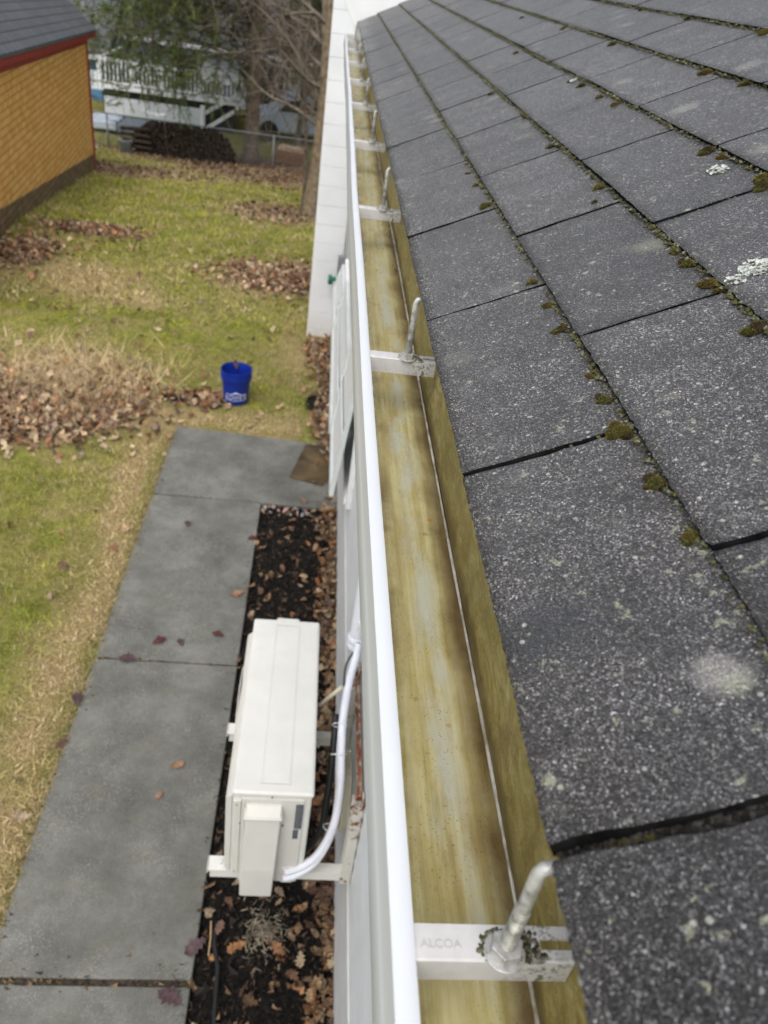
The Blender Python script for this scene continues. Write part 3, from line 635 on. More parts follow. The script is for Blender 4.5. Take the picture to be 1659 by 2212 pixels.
t = MB(); t.tube([(c0[0]+.03, c0[1], c0[2]+.1), (c0[0]+.05, c0[1], -.7)], .018, 8); o = t.build('conduit', MAT['trim'], smooth=True); o.parent = hb; o.matrix_parent_inverse = Matrix.Translation(hb.location).inverted()

# ------------------------------------------------------------------ gutter
GZ0 = -.415; GE = 5.95
gut = empty('rain_gutter', (.12, 2.5, -.5), 'white aluminium gutter with ochre stained trough under the shingle eave', 'gutter')
def gchild(o, par=None):
    o.parent = par or gut
    o.matrix_parent_inverse = Matrix.Translation(gut.location).inverted() if par is None else Matrix()
    return o
def wavy(o, amp=.0012):
    me = o.data; n = len(me.vertices); a = np.zeros(n*3, np.float32); me.vertices.foreach_get('co', a); a = a.reshape(-1, 3)
    a[:, 0] += amp*np.sin(a[:, 1]*2.3+.4)+amp*.5*np.sin(a[:, 1]*6.1); me.vertices.foreach_set('co', a.ravel()); me.update()
front = [(.0794, -.4155), (.0790, -.4135), (.0772, -.4128), (.0690, -.4128), (.0668, -.4140), (.0662, -.4165), (.0662, -.438), (.0648, -.442), (.0638, -.446), (.0638, -.474), (.0650, -.480), (.0690, -.487), (.0745, -.492), (.080, -.496), (.083, -.501),
         (.0842, -.501), (.081, -.4945), (.0755, -.4905), (.070, -.4855), (.0662, -.479), (.0652, -.474), (.0652, -.4465), (.0675, -.438), (.0675, -.4170), (.0685, -.4150)]
o = MB().extrude_y(front, -1.5, GE, 90).build('front_lip', MAT['white_alu'], smooth=True); wavy(o); gchild(o)
es = o.modifiers.new('edge', 'EDGE_SPLIT'); es.split_angle = .8
fl = [(.083, -.5006), (.168, -.5006), (.168, -.5022), (.0846, -.5022)]
o = MB().extrude_y(fl, -1.5, GE, 60).build('trough_floor', MAT['trough']); gchild(o)
bk = [(.1684, -.5022), (.1684, -.502), (.1735, -.40), (.1745, -.40), (.1700, -.5022)]
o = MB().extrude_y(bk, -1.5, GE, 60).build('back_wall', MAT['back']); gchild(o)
pts = [(.1667+.0007*math.sin(y*5), y, -.4990+.0002*math.sin(y*17)) for y in np.linspace(-1.5, GE, 120)]
o = MB().tube(pts, [.0015+.0003*math.sin(i*1.7) for i in range(120)], 6).build('seam_bead', MAT['bead'], smooth=True); gchild(o)
o = MB().add([(x, GE-.002+dy, z) for dy in (0, .002) for x, z in ((.0675, -.416), (.0655, -.475), (.0846, -.501), (.168, -.501), (.1735, -.41))], [(0, 1, 2, 3, 4), (9, 8, 7, 6, 5)]).build('end_cap', MAT['white_alu']); gchild(o)
# hanger: strap, rod and nut
def hex_prism(mb, c, r, z0, z1):
    vs = [(c[0]+r*math.cos(PI/3*k+.2), c[1]+r*math.sin(PI/3*k+.2), z) for z in (z0, z1) for k in range(6)]
    mb.add(vs, [tuple(range(6))[::-1], tuple(range(6, 12))]+[(k, (k+1) % 6, 6+(k+1) % 6, 6+k) for k in range(6)])
def make_hanger():
    st = MB(); W = .0082
    # strap: plate with a slot at the house end and turned-down flanges
    x0, x1, xs_ = .0755, .1655, .1485; T = .0016
    st.box(x0, xs_, -W, W, GZ0-T, GZ0); st.box(xs_, x1, -W, -.0028, GZ0-T, GZ0); st.box(xs_, x1, .0028, W, GZ0-T, GZ0)
    st.add([(x, y, z) for x in (x0, x1) for y, z in ((-W, GZ0), (-W-.0010, GZ0-.0010), (-W-.0010, GZ0-.0205), (-W+.0006, GZ0-.0205), (-W+.0006, GZ0-.002))], [(0, 1, 2, 3, 4), (9, 8, 7, 6, 5), (0, 5, 6, 1), (1, 6, 7, 2), (2, 7, 8, 3), (3, 8, 9, 4)])
    st.box(x0, x1, W, W+.0016, GZ0-.007, GZ0)
    h = st.build('hanger', MAT['hanger'])
    rd = MB(); X0 = .128; YN = -.0045
    rd.tube([(X0, YN, GZ0), (X0, YN, -.360), (X0, YN, -.3405), (X0+.0015, YN, -.3365), (X0+.0085, YN, -.3335)], [.0036, .0037, .0037, .0036, .003], 12)
    r = rd.build('rod', MAT['rod'], h, smooth=True)
    th = MB(); n = 150; pr = []
    prof = [(.0039+.00055*math.cos(2*PI*i/3), GZ0+.006+i*.00055) for i in range(int(.038/.00055))]
    th.lathe(prof, 14, (X0, YN, 0)); tt = th.build('thread', MAT['thread'], h, smooth=False)
    nu = MB(); hex_prism(nu, (X0, YN), .0088, GZ0+.0012, GZ0+.0085); nu.lathe([(.0044, GZ0+.0012), (.0112, GZ0+.0012), (.0112, GZ0+.0001), (.0044, GZ0+.0001)], 20, (X0, YN, 0)); nn = nu.build('nut', MAT['rod'], h, bevel=.0008)
    return h
ypos = [.2075, .955, 1.684, 2.392, 3.078, 3.715, 4.37, 5.02, 5.62]
h0 = make_hanger(); hs_ = [h0]+[copy_tree(h0) for _ in ypos[1:]]
for h, y in zip(hs_, ypos):
    h.location = (0, y, 0); h.rotation_euler = (0, 0, random.uniform(-.012, .012) if y > .3 else 0); gchild(h)
# pressed lettering on the nearest strap
def text_mesh(s, size, depth=0.0):
    cu = bpy.data.curves.new('txt', 'FONT'); cu.body = s; cu.size = size; cu.extrude = depth; cu.align_x = 'CENTER'; cu.align_y = 'CENTER'
    o = bpy.data.objects.new('txt', cu); COL.objects.link(o); dg = bpy.context.evaluated_depsgraph_get(); me = bpy.data.meshes.new_from_object(o.evaluated_get(dg))
    bpy.data.objects.remove(o); return me
me = text_mesh('ALCOA', .0065, .0003); lt = obj('pressed_lettering', me, paint('worn_letter', (.43, .425, .41), .6), h0, (.0945, -.001, GZ0+.0002))
# grime clumps around the nearest rods
def crumb(mb, c, r, col, n=6):
    nn = random.randint(5, 7); ring = [(c[0]+r*random.uniform(.6, 1.3)*math.cos(2*PI*k/nn), c[1]+r*random.uniform(.6, 1.3)*math.sin(2*PI*k/nn), c[2]-r*.2) for k in range(nn)]
    top = (c[0]+random.uniform(-.3, .3)*r, c[1]+random.uniform(-.3, .3)*r, c[2]+r*random.uniform(.5, 1.))
    mb.add(ring+[top], [(k, (k+1) % nn, nn) for k in range(nn)], col)
for yy, nn_ in ((.2030, 330), (.9505, 150), (1.68, 60)):
    t = MB()
    for _ in range(nn_):
        a = random.gauss(0, 1); 
        if random.random() < .55: x, y = .1385+random.gauss(0, .006), yy+.001+random.gauss(0, .006)
        else:
            q = random.uniform(0, 6.28); x, y = .128+.0115*math.cos(q)+random.gauss(0, .001), yy+.0115*math.sin(q)+random.gauss(0, .001)
        if y-yy > .0125 or y-yy < -.0045 or (abs(y-yy-.0045) < .003 and x > .148): continue
        crumb(t, (x, y, GZ0+.0003), random.uniform(.0006, .0020), random.choice([(.10, .10, .055), (.16, .155, .10), (.06, .06, .035), (.24, .24, .18)]))
    tag(t.build('lichen_grime', MAT['crust']), 'grey green grime crusted around the rod nut on a gutter strap', None, None, 'stuff')

# ------------------------------------------------------------------ moss and lichen on the roof
def roof_hit(u, v):
    q = ray(u, v); t = (RZ-.53*RX)/(q[2]-.53*q[0]); p_ = q*t; return p_[1], (p_[0]-RX)/cs
# fine crust in the course joints (nobody could count it)
t = MB(); CRC = [(.10, .10, .055), (.14, .145, .09), (.07, .06, .03), (.11, .10, .03), (.20, .21, .16), (.05, .05, .025), (.09, .105, .04)]
for k in range(1, 16):
    y = -.1
    dens = {1: 420, 2: 560, 3: 600, 4: 600}.get(k, 460)
    nper = int(dens*5.6)
    for _ in range(nper):
        y = random.uniform(.0, 1)**1.25*YE
        m_ = .5+.5*math.sin(y*7.3+k*2.1)*math.cos(y*17+k)
        if random.random() > .40+.7*m_ + .1*y: continue
        d = k*E_-random.uniform(-.0006, .0052); cl_ = rp(d, y, .0022+random.uniform(0, .0045))
        crumb(t, cl_, random.uniform(.0009, .0026)*(.75+.55*m_)*(1+.12*y), random.choice(CRC))
for _ in range(2600):
    k = random.randint(0, 12); j = random.randint(0, 22); ys_ = OFF[k % 12]+(0.013*(k//12))-PIT*8+PIT*j
    if ys_ < .25 or ys_ > YE or math.sin(j*12.9+k*78.2) < -.1: continue
    crumb(t, rp(k*E_+E_*random.random()**1.6, ys_+random.gauss(0, .0016), .0035+random.uniform(0, .003)), random.uniform(.0008, .0022), random.choice(CRC))
for _ in range(900):
    a_ = random.random(); crumb(t, rp(.004+.128*a_, .2015+random.uniform(-.0042, .0042), -.0005+random.uniform(0, .002)), random.uniform(.0010, .0026), random.choice([(.010, .010, .011), (.02, .02, .021), (.035, .034, .03), (.05, .05, .052), (.008, .008, .008)]))
for _ in range(60):
    a_ = random.uniform(.15, .4); crumb(t, rp(.128*a_, .2015+random.uniform(-.003, .003), .0015), random.uniform(.001, .002), (.055, .05, .02))
tag(t.build('moss_crust', MAT['crust']), 'thin grey green moss crust along the shingle course joints', None, None, 'stuff')
def moss_mesh(seed):
    r_ = random.Random(seed); mb = MB(); n, m_ = 12, 5
    lumps = [(0, 0, .72)]+[(math.cos(a)*r_.uniform(.4, .85), math.sin(a)*r_.uniform(.4, 1.0), r_.uniform(.22, .5)) for a in [r_.uniform(0, 6.28) for _ in range(7)]]
    for cx_, cy_, R_ in lumps:
        tone = r_.choice([(.42, .37, .09), (.50, .42, .10), (.30, .25, .08), (.36, .36, .10), (.46, .34, .10), (.26, .20, .09)])
        dk_ = tuple(q*.32 for q in tone); Vv = []; Ff = []
        for j in range(m_+1):
            ph = PI/2*j/m_
            for i in range(n):
                a = 2*PI*i/n; rr = R_*(1+r_.uniform(-.16, .16)); Vv.append((cx_+rr*math.cos(ph)*math.cos(a), cy_+rr*math.cos(ph)*math.sin(a), R_*(.78+r_.uniform(-.08, .08))*math.sin(ph)))
        for j in range(m_):
            for i in range(n): Ff.append((j*n+i, j*n+(i+1) % n, (j+1)*n+(i+1) % n, (j+1)*n+i))
        mb.add(Vv, Ff, dk_)
        for _ in range(int(900*R_)):
            a = r_.uniform(0, 6.28); ph = PI/2-math.acos(r_.uniform(0, 1))
            p0 = Vector((cx_+R_*math.cos(ph)*math.cos(a), cy_+R_*math.cos(ph)*math.sin(a), .78*R_*math.sin(ph)))
            dr = (p0-Vector((cx_, cy_, 0))).normalized()+Vector((r_.gauss(0, .35), r_.gauss(0, .35), .3+r_.gauss(0, .25))); dr = dr.normalized()*r_.uniform(.06, .22)
            sd_ = dr.cross(Vector((r_.gauss(0, 1), r_.gauss(0, 1), r_.gauss(0, 1)))).normalized()*.035; k_ = r_.uniform(.7, 1.35)
            mb.add([p0-sd_, p0+sd_, p0+dr], [(0, 1, 2)]); mb.c += [tuple(q*.5 for q in tone)]*2+[tuple(q*k_ for q in tone)]
    return mb.mesh('moss_clump')
MM = [moss_mesh(s) for s in range(5)]
for mm in MM: mm.materials.append(MAT['moss'])
big = [(1345, 943, .0125, 'big grey brown moss cushion at the corner of an eave tab'), (1420, 1055, .0105, 'brown green moss cushion third up the first course line from the photo bottom'),
       (1490, 1172, .0085, 'fuzzy yellow green moss tuft nearest the lower joint corner'), (1215, 720, .0105, 'yellow moss tuft just left of the slot junction on the first course line'),
       (1185, 668, .009, 'dark brown moss cushion above the yellow tuft by the slot junction'), (1153, 616, .008, 'olive moss tuft with pale lichen beside it on the first course line'),
       (1308, 873, .008, 'spiky dark moss tuft above the big grey brown cushion'), (1048, 452, .012, 'long brown moss clump where a slot meets the first course line'),
       (1640, 718, .014, 'olive moss cushion at the right edge of the photo on the second course line'), (1532, 624, .013, 'large moss cushion at the joint beside the white lichen'),
       (1560, 634, .008, 'small bright green moss tuft touching the large cushion by the white lichen'), (1488, 578, .010, 'green brown moss cushion below the second course line'),
       (1458, 551, .008, 'smaller moss tuft just above the green brown cushion on the second course line'), (1530, 333, .014, 'wide golden moss cushion on the third course line'),
       (1562, 347, .009, 'small moss tuft right of the wide golden cushion'), (1296, 411, .009, 'golden moss tuft mid way along the second course line'),
       (1190, 322, .010, 'golden moss tuft in the upper part of the second course line'), (1645, 395, .014, 'rusty moss clump cut by the right photo edge'),
       (1648, 412, .012, 'lower rusty moss clump at the right photo edge'), (1527, 163, .014, 'golden moss cushion on the fourth course line'), (1612, 186, .012, 'wide olive moss cushion on the fourth course line'),
       (1256, 190, .012, 'golden moss tuft on the third course line'), (1328, 232, .011, 'small golden moss tuft below the middle of the third course line'), (1235, 178, .009, 'moss tuft with a white lichen spot beside it on the third course line'),
       (1061, 207, .011, 'golden moss tuft high on the second course line'), (1297, 214, .009, 'brown moss tuft between two golden ones on the third course line'),
       (1323, 100, .012, 'golden moss tuft with pale lichen on the fourth course line'), (1216, 66, .012, 'small yellow moss tuft on the upper fourth course line'), (1128, 42, .011, 'yellow moss tuft at the top of the fourth course line'),
       (1277, 820, .006, 'tiny dark moss tuft between slot junction and spiky tuft'), (1655, 76, .014, 'moss tuft at the right photo edge on the fifth course line'), (1490, 42, .013, 'golden moss tuft on the fifth course line'), (1395, 20, .012, 'brown moss tuft near the top on the fifth course line'),
       (1286, 443, .006, 'small rusty moss scrap in a shingle slot'), (1116, 118, .010, 'dark moss tuft on the upper third course line'), (1030, 405, .007, 'little dark moss tuft above the long brown clump'), (1012, 380, .006, 'highest little tuft above the long brown clump')]
for i, (u, v, r, lab) in enumerate(big):
    y, d = roof_hit(u, v); r *= .72; kk = round((d+.004)/E_)
    d = min(d, kk*E_-r*.35) if abs(d-kk*E_) < .02 else d
    o = bpy.data.objects.new('moss_clump', MM[i % 5]); COL.objects.link(o); o.location = rp(d, y, .003); o.scale = (r*1.1, r*random.uniform(1, 1.3), r*random.uniform(.9, 1.15))
    o.rotation_euler = (0, -TH, random.uniform(-.4, .4)); tag(o, lab, 'moss', 'moss clumps on the shingles')
for i in range(110):
    k = random.randint(1, 9); y = random.uniform(.5 if k < 3 else 1., YE); r = random.uniform(.0025, .0055)
    o = bpy.data.objects.new('moss_clump', MM[i % 5]); COL.objects.link(o); o.location = rp(k*E_-r*.45, y, .002); o.scale = (r, r*1.5, r*.6)
    o.rotation_euler = (0, -TH, random.uniform(0, 6)); tag(o, 'one of many small moss tufts dotted along the shingle course lines', 'moss', 'small moss tufts')
def lichen(name, u, v, sz, n, lab, stretch=1.):
    y, d = roof_hit(u, v); t = MB()
    for _ in range(n):
        a = random.uniform(0, 6.28); r = sz*math.sqrt(random.random()); yy, dd = y+r*math.cos(a)*stretch, d+r*math.sin(a)*.8
        hgt = .004+random.uniform(0, .0035); l = random.uniform(.002, .0045); nn = 6; b = random.uniform(0, 6)
        ring = [rp(dd+l*random.uniform(.5, 1.2)*math.cos(b+k*PI/3), yy+l*random.uniform(.5, 1.2)*math.sin(b+k*PI/3), hgt+random.uniform(-.001, .0012)) for k in range(nn)]
        t.add(ring+[rp(dd, yy, hgt-.001)], [(k, (k+1) % nn, nn) for k in range(nn)])
        t.add([rp(dd, yy, hgt-.001), rp(dd, yy, .001), ring[0]], [(0, 1, 2)])
    tag(t.build(name, MAT['lichen']), lab, 'lichen')
lichen('white_lichen', 1632, 592, .017, 170, 'ruffled white lichen rosette at the right photo edge')
lichen('white_lichen', 1588, 622, .008, 40, 'pale lichen trail between the ruffled rosette and the moss cushion', 1.6)
lichen('white_lichen', 1552, 376, .013, 70, 'small white lichen rosette below the third course line')
lichen('white_lichen', 1240, 180, .006, 14, 'tiny white lichen spot beside a moss tuft on the third course line')

# ------------------------------------------------------------------ outdoor heat pump unit
AX0, AX1, AY0, AY1, AZ0, AZ1 = -.150, .157, 1.764, 2.690, -3.045, -2.5
ac = empty('heat_pump_unit', (0, 2.2, AZ0), 'ivory outdoor heat pump unit on wall brackets above the black soil', 'heat pump')
def achild(o, par=None): o.parent = par or ac; o.matrix_parent_inverse = Matrix.Translation(ac.location).inverted() if par is None else Matrix(); return o
t = MB(); t.box(AX0+.012, AX1-.006, AY0+.008, AY1-.008, AZ0, AZ1-.022); body = achild(t.build('body', MAT['ac'], bevel=.010, seg=3))
t = MB(); t.box(AX0+.010, AX1, AY0, AY1-.012, AZ1-.024, AZ1); t.box(AX0+.11, AX0+.215, AY1-.03, AY1+.004, AZ1-.022, AZ1-.001)
lid = achild(t.build('top_panel', MAT['ac'], bevel=.011, seg=4))
t = MB()
for xx in (AX0+.112, AX0+.217): t.box(xx-.0025, xx+.0025, AY0+.045, AY1-.05, AZ1+.0004, AZ1+.0022)
t.box(AX0+.115, AX0+.214, AY0+.06, AY1-.06, AZ1+.0002, AZ1+.0012)
t.box(AX0+.022, AX0+.1095, AY0+.04, AY1-.05, AZ1+.0002, AZ1+.001); t.box(AX0+.22, AX1-.012, AY0+.04, AY1-.05, AZ1+.0002, AZ1+.001)
gv = MB()
for xx in (AX0+.1085, AX0+.2205): gv.box(xx-.0012, xx+.0012, AY0+.045, AY1-.06, AZ1+.0002, AZ1+.0006)
for yy in (AY0+.042, AY1-.052): gv.box(AX0+.024, AX1-.014, yy-.001, yy+.001, AZ1+.0002, AZ1+.0006)
gg = gv.build('groove_shade_dirt', paint('groove_shade_dirt', (.36, .35, .31), .7, .3, 30)); achild(gg)  # darker strips paint in the shading line and dirt of the lid grooves
achild(t.build('lid_ribs', MAT['ac'], bevel=.0008), lid).matrix_parent_inverse = Matrix()
# front panel with fan opening (faces the yard)
t = MB(); pf = [(AX0, AZ0+.02), (AX0-.012, AZ0+.05), (AX0-.012, AZ1-.05), (AX0+.004, AZ1-.03), (AX0+.012, AZ1-.03), (AX0+.012, AZ0+.02)]
t.extrude_y(pf, AY0+.01, AY1-.075, 1); achild(t.build('front_panel', MAT['ac2'], bevel=.006))
fan = MB(); fc = (AX0-.016, (AY0+AY1)/2+.08, (AZ0+AZ1)/2)
for R_ in np.linspace(.03, .235, 12): fan.tube([(fc[0]-.008*(1-R_/.235), fc[1]+R_*math.cos(a), fc[2]+R_*math.sin(a)) for a in np.linspace(0, 2*PI, 40)], .002, 5, cap=False)
for a in np.linspace(0, 2*PI, 13)[:-1]: fan.tube([(fc[0]-.008, fc[1]+.03*math.cos(a), fc[2]+.03*math.sin(a)), (fc[0], fc[1]+.235*math.cos(a), fc[2]+.235*math.sin(a))], .003, 5)
achild(fan.build('fan_grille', MAT['ac2'], smooth=True))
t = MB(); t.lathe([(.0, 0), (.232, 0), (.232, .003), (0, .003)], 40); fd_ = t.build('fan_opening', MAT['black']); fd_.rotation_euler = (0, -PI/2, 0); fd_.location = (AX0-.0125, fc[1], fc[2]); achild(fd_)
# side panel strip, valve cover, sticker, screws
t = MB(); t.box(AX0+.018, AX0+.045, AY0-.004, AY0+.01, AZ0+.02, AZ1-.045); t.box(AX0+.052, AX0+.060, AY0-.003, AY0+.01, AZ0+.02, AZ1-.045); t.box(AX0+.045, AX1-.03, AY0+.001, AY0+.01, AZ0-.03, AZ1-.035)
t.box(AX0+.215, AX1-.045, AY0-.004, AY0+.02, AZ0-.03, AZ0+.07)
achild(t.build('side_panel', MAT['ac2'], bevel=.004))
cvx0, cvx1, cvx2, cvx3 = -.088, .046, -.098, .040
cz0, cz1, cz2, cz3 = AZ0-.035, -2.90, -2.66, -2.565
t = MB(); sec = []
for z_, x0_, x1_, yo in ((cz3, cvx0, cvx1, -.008), (cz3-.03, cvx0, cvx1, -.042), (cz1, cvx2, cvx3, -.062), (cz0, cvx2+.002, cvx3-.004, -.062)):
    sec.append([(x0_, AY0+.006, z_), (x1_, AY0+.006, z_), (x1_-.004, AY0+yo, z_), (x0_+.004, AY0+yo, z_)])
vs = [p_ for s_ in sec for p_ in s_]; fs = [(0, 1, 2, 3), (15, 14, 13, 12)]
for i in range(3):
    for k in range(4): fs.append((i*4+k, (i+1)*4+k, (i+1)*4+(k+1) % 4, i*4+(k+1) % 4))
t.add(vs, fs); cvv = achild(t.build('valve_cover', MAT['ac2'], bevel=.005, seg=3))
t = MB(); t.box(cvx0-.004, cvx1+.002, AY0-.046, AY0+.004, cz3-.038, cz3-.026); o = t.build('cover_grip', MAT['ac2'], bevel=.004); achild(o)
t = MB(); t.box(AX1-.062, AX1-.034, AY0-.0006, AY0+.0016, -2.71, -2.56); t.box(AX1-.064, AX1-.044, AY0-.0006, AY0+.0016, -2.775, -2.718); achild(t.build('rating_label', MAT['sticker']))
o = bpy.data.objects  # lettering lines on the label
t = MB()
for i in range(16): t.box(AX1-.060, AX1-.036-random.uniform(0, .012), AY0-.0012, AY0-.0008, -2.704+i*.009, -2.7015+i*.009)
achild(t.build('label_lines', MAT['greybox']))
t = MB()
for sx_, sz_ in ((AX0+.03, -2.57), (AX0+.155, AZ1-.02), (-.108, -2.68), (.052, -2.69), (AX0+.03, -3.0)): t.tube([(sx_, AY0-.0055, sz_), (sx_, AY0+.005, sz_)], .0028, 8)
achild(t.build('screws', MAT['darkgrey']))
# feet
for yy in (1.83, 2.51):
    t = MB(); t.box(AX0-.080, AX0+.03, yy-.032, yy+.03, AZ0-.028, AZ0-.018); t.box(AX0-.082, AX0-.076, yy-.032, yy+.03, AZ0-.040, AZ0-.018); t.box(AX0-.050, AX0-.046, yy-.02, yy+.02, AZ0-.0178, AZ0-.0165); t.tube([(AX0-.032, yy, AZ0-.018), (AX0-.032, yy, AZ0-.006)], .010, 8)
    achild(t.build('mounting_foot', MAT['ac'], bevel=.003))
# wall brackets
for i, yy in enumerate((1.83, 2.51)):
    b_ = empty('wall_bracket', (WX, yy, AZ0-.06), ('near' if i == 0 else 'far')+' cream steel bracket with rusty edges holding the outdoor unit off the wall', 'bracket', 'brackets under the outdoor unit')
    t = MB(); z0 = AZ0-.085; z1 = AZ0-.034
    t.box(AX0-.07, WX-.014, yy-.022, yy-.018, z0, z1); t.box(AX0-.07, WX-.014, yy-.0178, yy+.022, z1-.004, z1)
    t.box(.215, .265, yy-.004, yy+.004, z1+.0002, z1+.001)
    o = t.build('arm', MAT['ac'], b_); o.matrix_parent_inverse = Matrix.Translation(b_.location).inverted()
    t = MB(); t.box(WX-.012, WX-.008, yy-.03, yy+.03, z0-.02, -2.60); t.box(WX-.05, WX-.0122, yy-.030, yy-.026, z0-.01, -2.62); t.box(WX-.05, WX-.0122, yy+.026, yy+.030, z0-.01, -2.62)
    o = t.build('rail', MAT['rusty'], b_); o.matrix_parent_inverse = Matrix.Translation(b_.location).inverted()
    t = MB()
    for bx_, bz_ in ((WX-.028, z0+.012), (WX-.045, z0+.03)): t.tube([(bx_, yy-.036, bz_), (bx_, yy-.030, bz_)], .006, 6)
    o = t.build('bolt', MAT['rust'], b_); o.matrix_parent_inverse = Matrix.Translation(b_.location).inverted()
t = MB(); t.box(WX-.022, WX-.0125, 1.862, 2.478, -2.645, -2.615); t.box(WX-.030, WX-.0222, 1.862, 2.478, -2.643, -2.639)
tag(t.build('cross_rail', MAT['rust']), 'rusted horizontal rail on the wall between the two brackets', 'rail')
# pipes
def spline(pts, n=60):
    pts = [np.array(p_, float) for p_ in pts]; P_ = [2*pts[0]-pts[1]]+pts+[2*pts[-1]-pts[-2]]; out = []
    for i in range(1, len(P_)-2):
        for t_ in np.linspace(0, 1, n//(len(pts)-1), endpoint=False):
            a, b, c_, d_ = P_[i-1:i+3]; out.append(.5*((2*b)+(-a+c_)*t_+(2*a-5*b+4*c_-d_)*t_**2+(-a+3*b-3*c_+d_)*t_**3))
    return out+[pts[-1]]
def A3(x, y): return (345.6+.3125*x, 1296+.3125*y)
pp = [at(*A3(860, 1880), z=-2.99), at(*A3(960, 1850), z=-2.98), at(*A3(1090, 1760), z=-2.93), at(*A3(1200, 1560), z=-2.80), at(*A3(1245, 1300), z=-2.68), at(*A3(1252, 1050), z=-2.58), at(*A3(1262, 850), z=-2.52), at(*A3(1300, 600), z=-2.47), at(*A3(1345, 420), z=-2.43), at(*A3(1372, 300), z=-2.37)]
ls = empty('refrigerant_lines', tuple(pp[0]), 'white insulated pipes curving from the outdoor unit up to the wall duct', 'pipe')
def lchild(o): o.parent = ls; o.matrix_parent_inverse = Matrix.Translation(ls.location).inverted(); return o
lchild(MB().tube(spline(pp), .0165, 12).build('insulated_pipe', MAT['pipe'], smooth=True))
lchild(MB().tube(spline([p_+np.array([-.004, -.010, -.030]) for p_ in pp[:6]]+[pp[6]+np.array([.0, 0, -.03])]), .0145, 12).build('insulated_pipe', MAT['pipe'], smooth=True))
for a in (3, 5, 6):
    p_ = Vector(pp[a]); q_ = (Vector(pp[a+1])-Vector(pp[a-1])).normalized(); ax = q_.cross(Vector((0, 0, 1))).normalized(); bx_ = q_.cross(ax)
    lchild(MB().tube([p_-Vector((.01, .003, .012))+(ax*math.cos(k)+bx_*math.sin(k))*.031 for k in np.linspace(0, 2*PI, 24)], .0016, 5, cap=False).build('cable_tie', MAT['trim'], smooth=True))
bh = [at(*A3(1215, 790), z=-2.57), at(*A3(1205, 950), z=-2.62), at(*A3(1185, 1150), z=-2.70), at(*A3(1150, 1400), z=-2.82), at(*A3(1105, 1600), z=-2.93), at(*A3(1000, 1730), z=-3.02), at(*A3(860, 1790), z=-3.05)]
tag(MB().tube(spline(bh), .0145, 10).build('drain_hose', MAT['black'], smooth=True), 'thick black hose strapped beside the white insulated pipes', 'hose')
gw = [at(*A3(1375, 320), z=-2.38), at(*A3(1310, 400), z=-2.42), at(*A3(1280, 480), z=-2.45), at(*A3(1272, 590), z=-2.46)]
tag(MB().tube(spline(gw), .0045, 8).build('ground_wire', paint('dark_green_wire', (.015, .035, .022), .5), smooth=True), 'dark green wire looping along the wall from the white duct end', 'wire')
bp = [at(*A3(1100, 730), z=-2.66), at(*A3(1180, 665), z=-2.62), at(*A3(1262, 600), z=-2.56)]
tag(MB().tube(bp, .0095, 10).build('beige_pipe', MAT['beige'], smooth=True), 'beige rigid pipe between the outdoor unit and the insulated lines', 'pipe')
cb_ = [at(*A3(1290, 1060), z=-2.75), at(*A3(1300, 1200), z=-2.9), at(*A3(1290, 1400), z=-3.0), at(*A3(1265, 1590), z=-3.1), at(*A3(1250, 1520), z=-3.15)]
for k in range(3): tag(MB().tube(spline([p_+np.array([.012*(k-1), .008*k, 0]) for p_ in cb_]), .0065, 8).build('coiled_cable', MAT['beige'], smooth=True), 'cream cable hanging in a loop behind the black hose', 'cable', 'cream cables behind the hose')
# duct
dk = empty('line_duct', (.31, 2.49, -2.4), 'white vertical pipe duct on the wall ending in a collar above the pipes', 'duct')
t = MB(); xd, yd = WX-.045, 2.50; t.tube([(xd, yd, -2.42), (xd, yd, -.61)], .033, 16); o = t.build('duct_body', MAT['pipe'], dk, smooth=False, bevel=.002); o.matrix_parent_inverse = Matrix.Translation(dk.location).inverted()
t = MB(); t.lathe([(.02, -2.462), (.040, -2.462), (.042, -2.455), (.042, -2.432), (.039, -2.428), (.042, -2.424), (.042, -2.40), (.034, -2.392)], 24, (xd, yd, 0)); o = t.build('collar', MAT['pipe'], dk, smooth=True); o.matrix_parent_inverse = Matrix.Translation(dk.location).inverted()
t = MB(); t.box(xd-.01, WX-.004, yd-.055, yd+.055, -2.33, -2.29); o = t.build('clip', MAT['greyframe'], dk); o.matrix_parent_inverse = Matrix.Translation(dk.location).inverted()

# ------------------------------------------------------------------ blue bucket
bc = gpt(509, 868); bkt = empty('bucket', (bc[0], bc[1], -H+.01), 'blue plastic bucket with a white printed badge standing on the lawn', 'bucket')
hb_ = .355; r0, r1 = .120, .146
def rz_(z): return r0+(r1-r0)*z/hb_
prof = [(0, .004), (r0-.01, .004), (r0, .014), (rz_(.26), .26), (r1+.008, .262), (r1+.010, .30), (r1+.001, .303), (r1+.001, .318), (r1+.007, .32), (r1+.007, .326), (r1, .328), (r1+.001, hb_-.012), (r1+.006, hb_-.010), (r1+.006, hb_), (r1-.001, hb_), (r1-.004, hb_-.01), (r0-.004, .02), (0, .02)]
t = MB().lathe(prof, 48); o = t.build('shell', MAT['blue'], bkt, smooth=True); e = o.modifiers.new('e', 'EDGE_SPLIT'); e.split_angle = .7
face = math.atan2(-bc[1], -bc[0]+.10)
def wrap(pts, dr=.0015):                                    # (s, z) on the shell
    return [((rz_(z)+dr)*math.cos(face+s/rz_(z)), (rz_(z)+dr)*math.sin(face+s/rz_(z)), z) for s, z in pts]
def dens(pts, n=12):
    out = []
    for i in range(len(pts)):
        a, b = pts[i], pts[(i+1) % len(pts)]
        out += [(a[0]+(b[0]-a[0])*k/n, a[1]+(b[1]-a[1])*k/n) for k in range(n)]
    return out
out_ = dens([(-.105, .065), (.105, .065), (.105, .130), (.045, .130), (0, .158), (-.045, .130), (-.105, .130)])
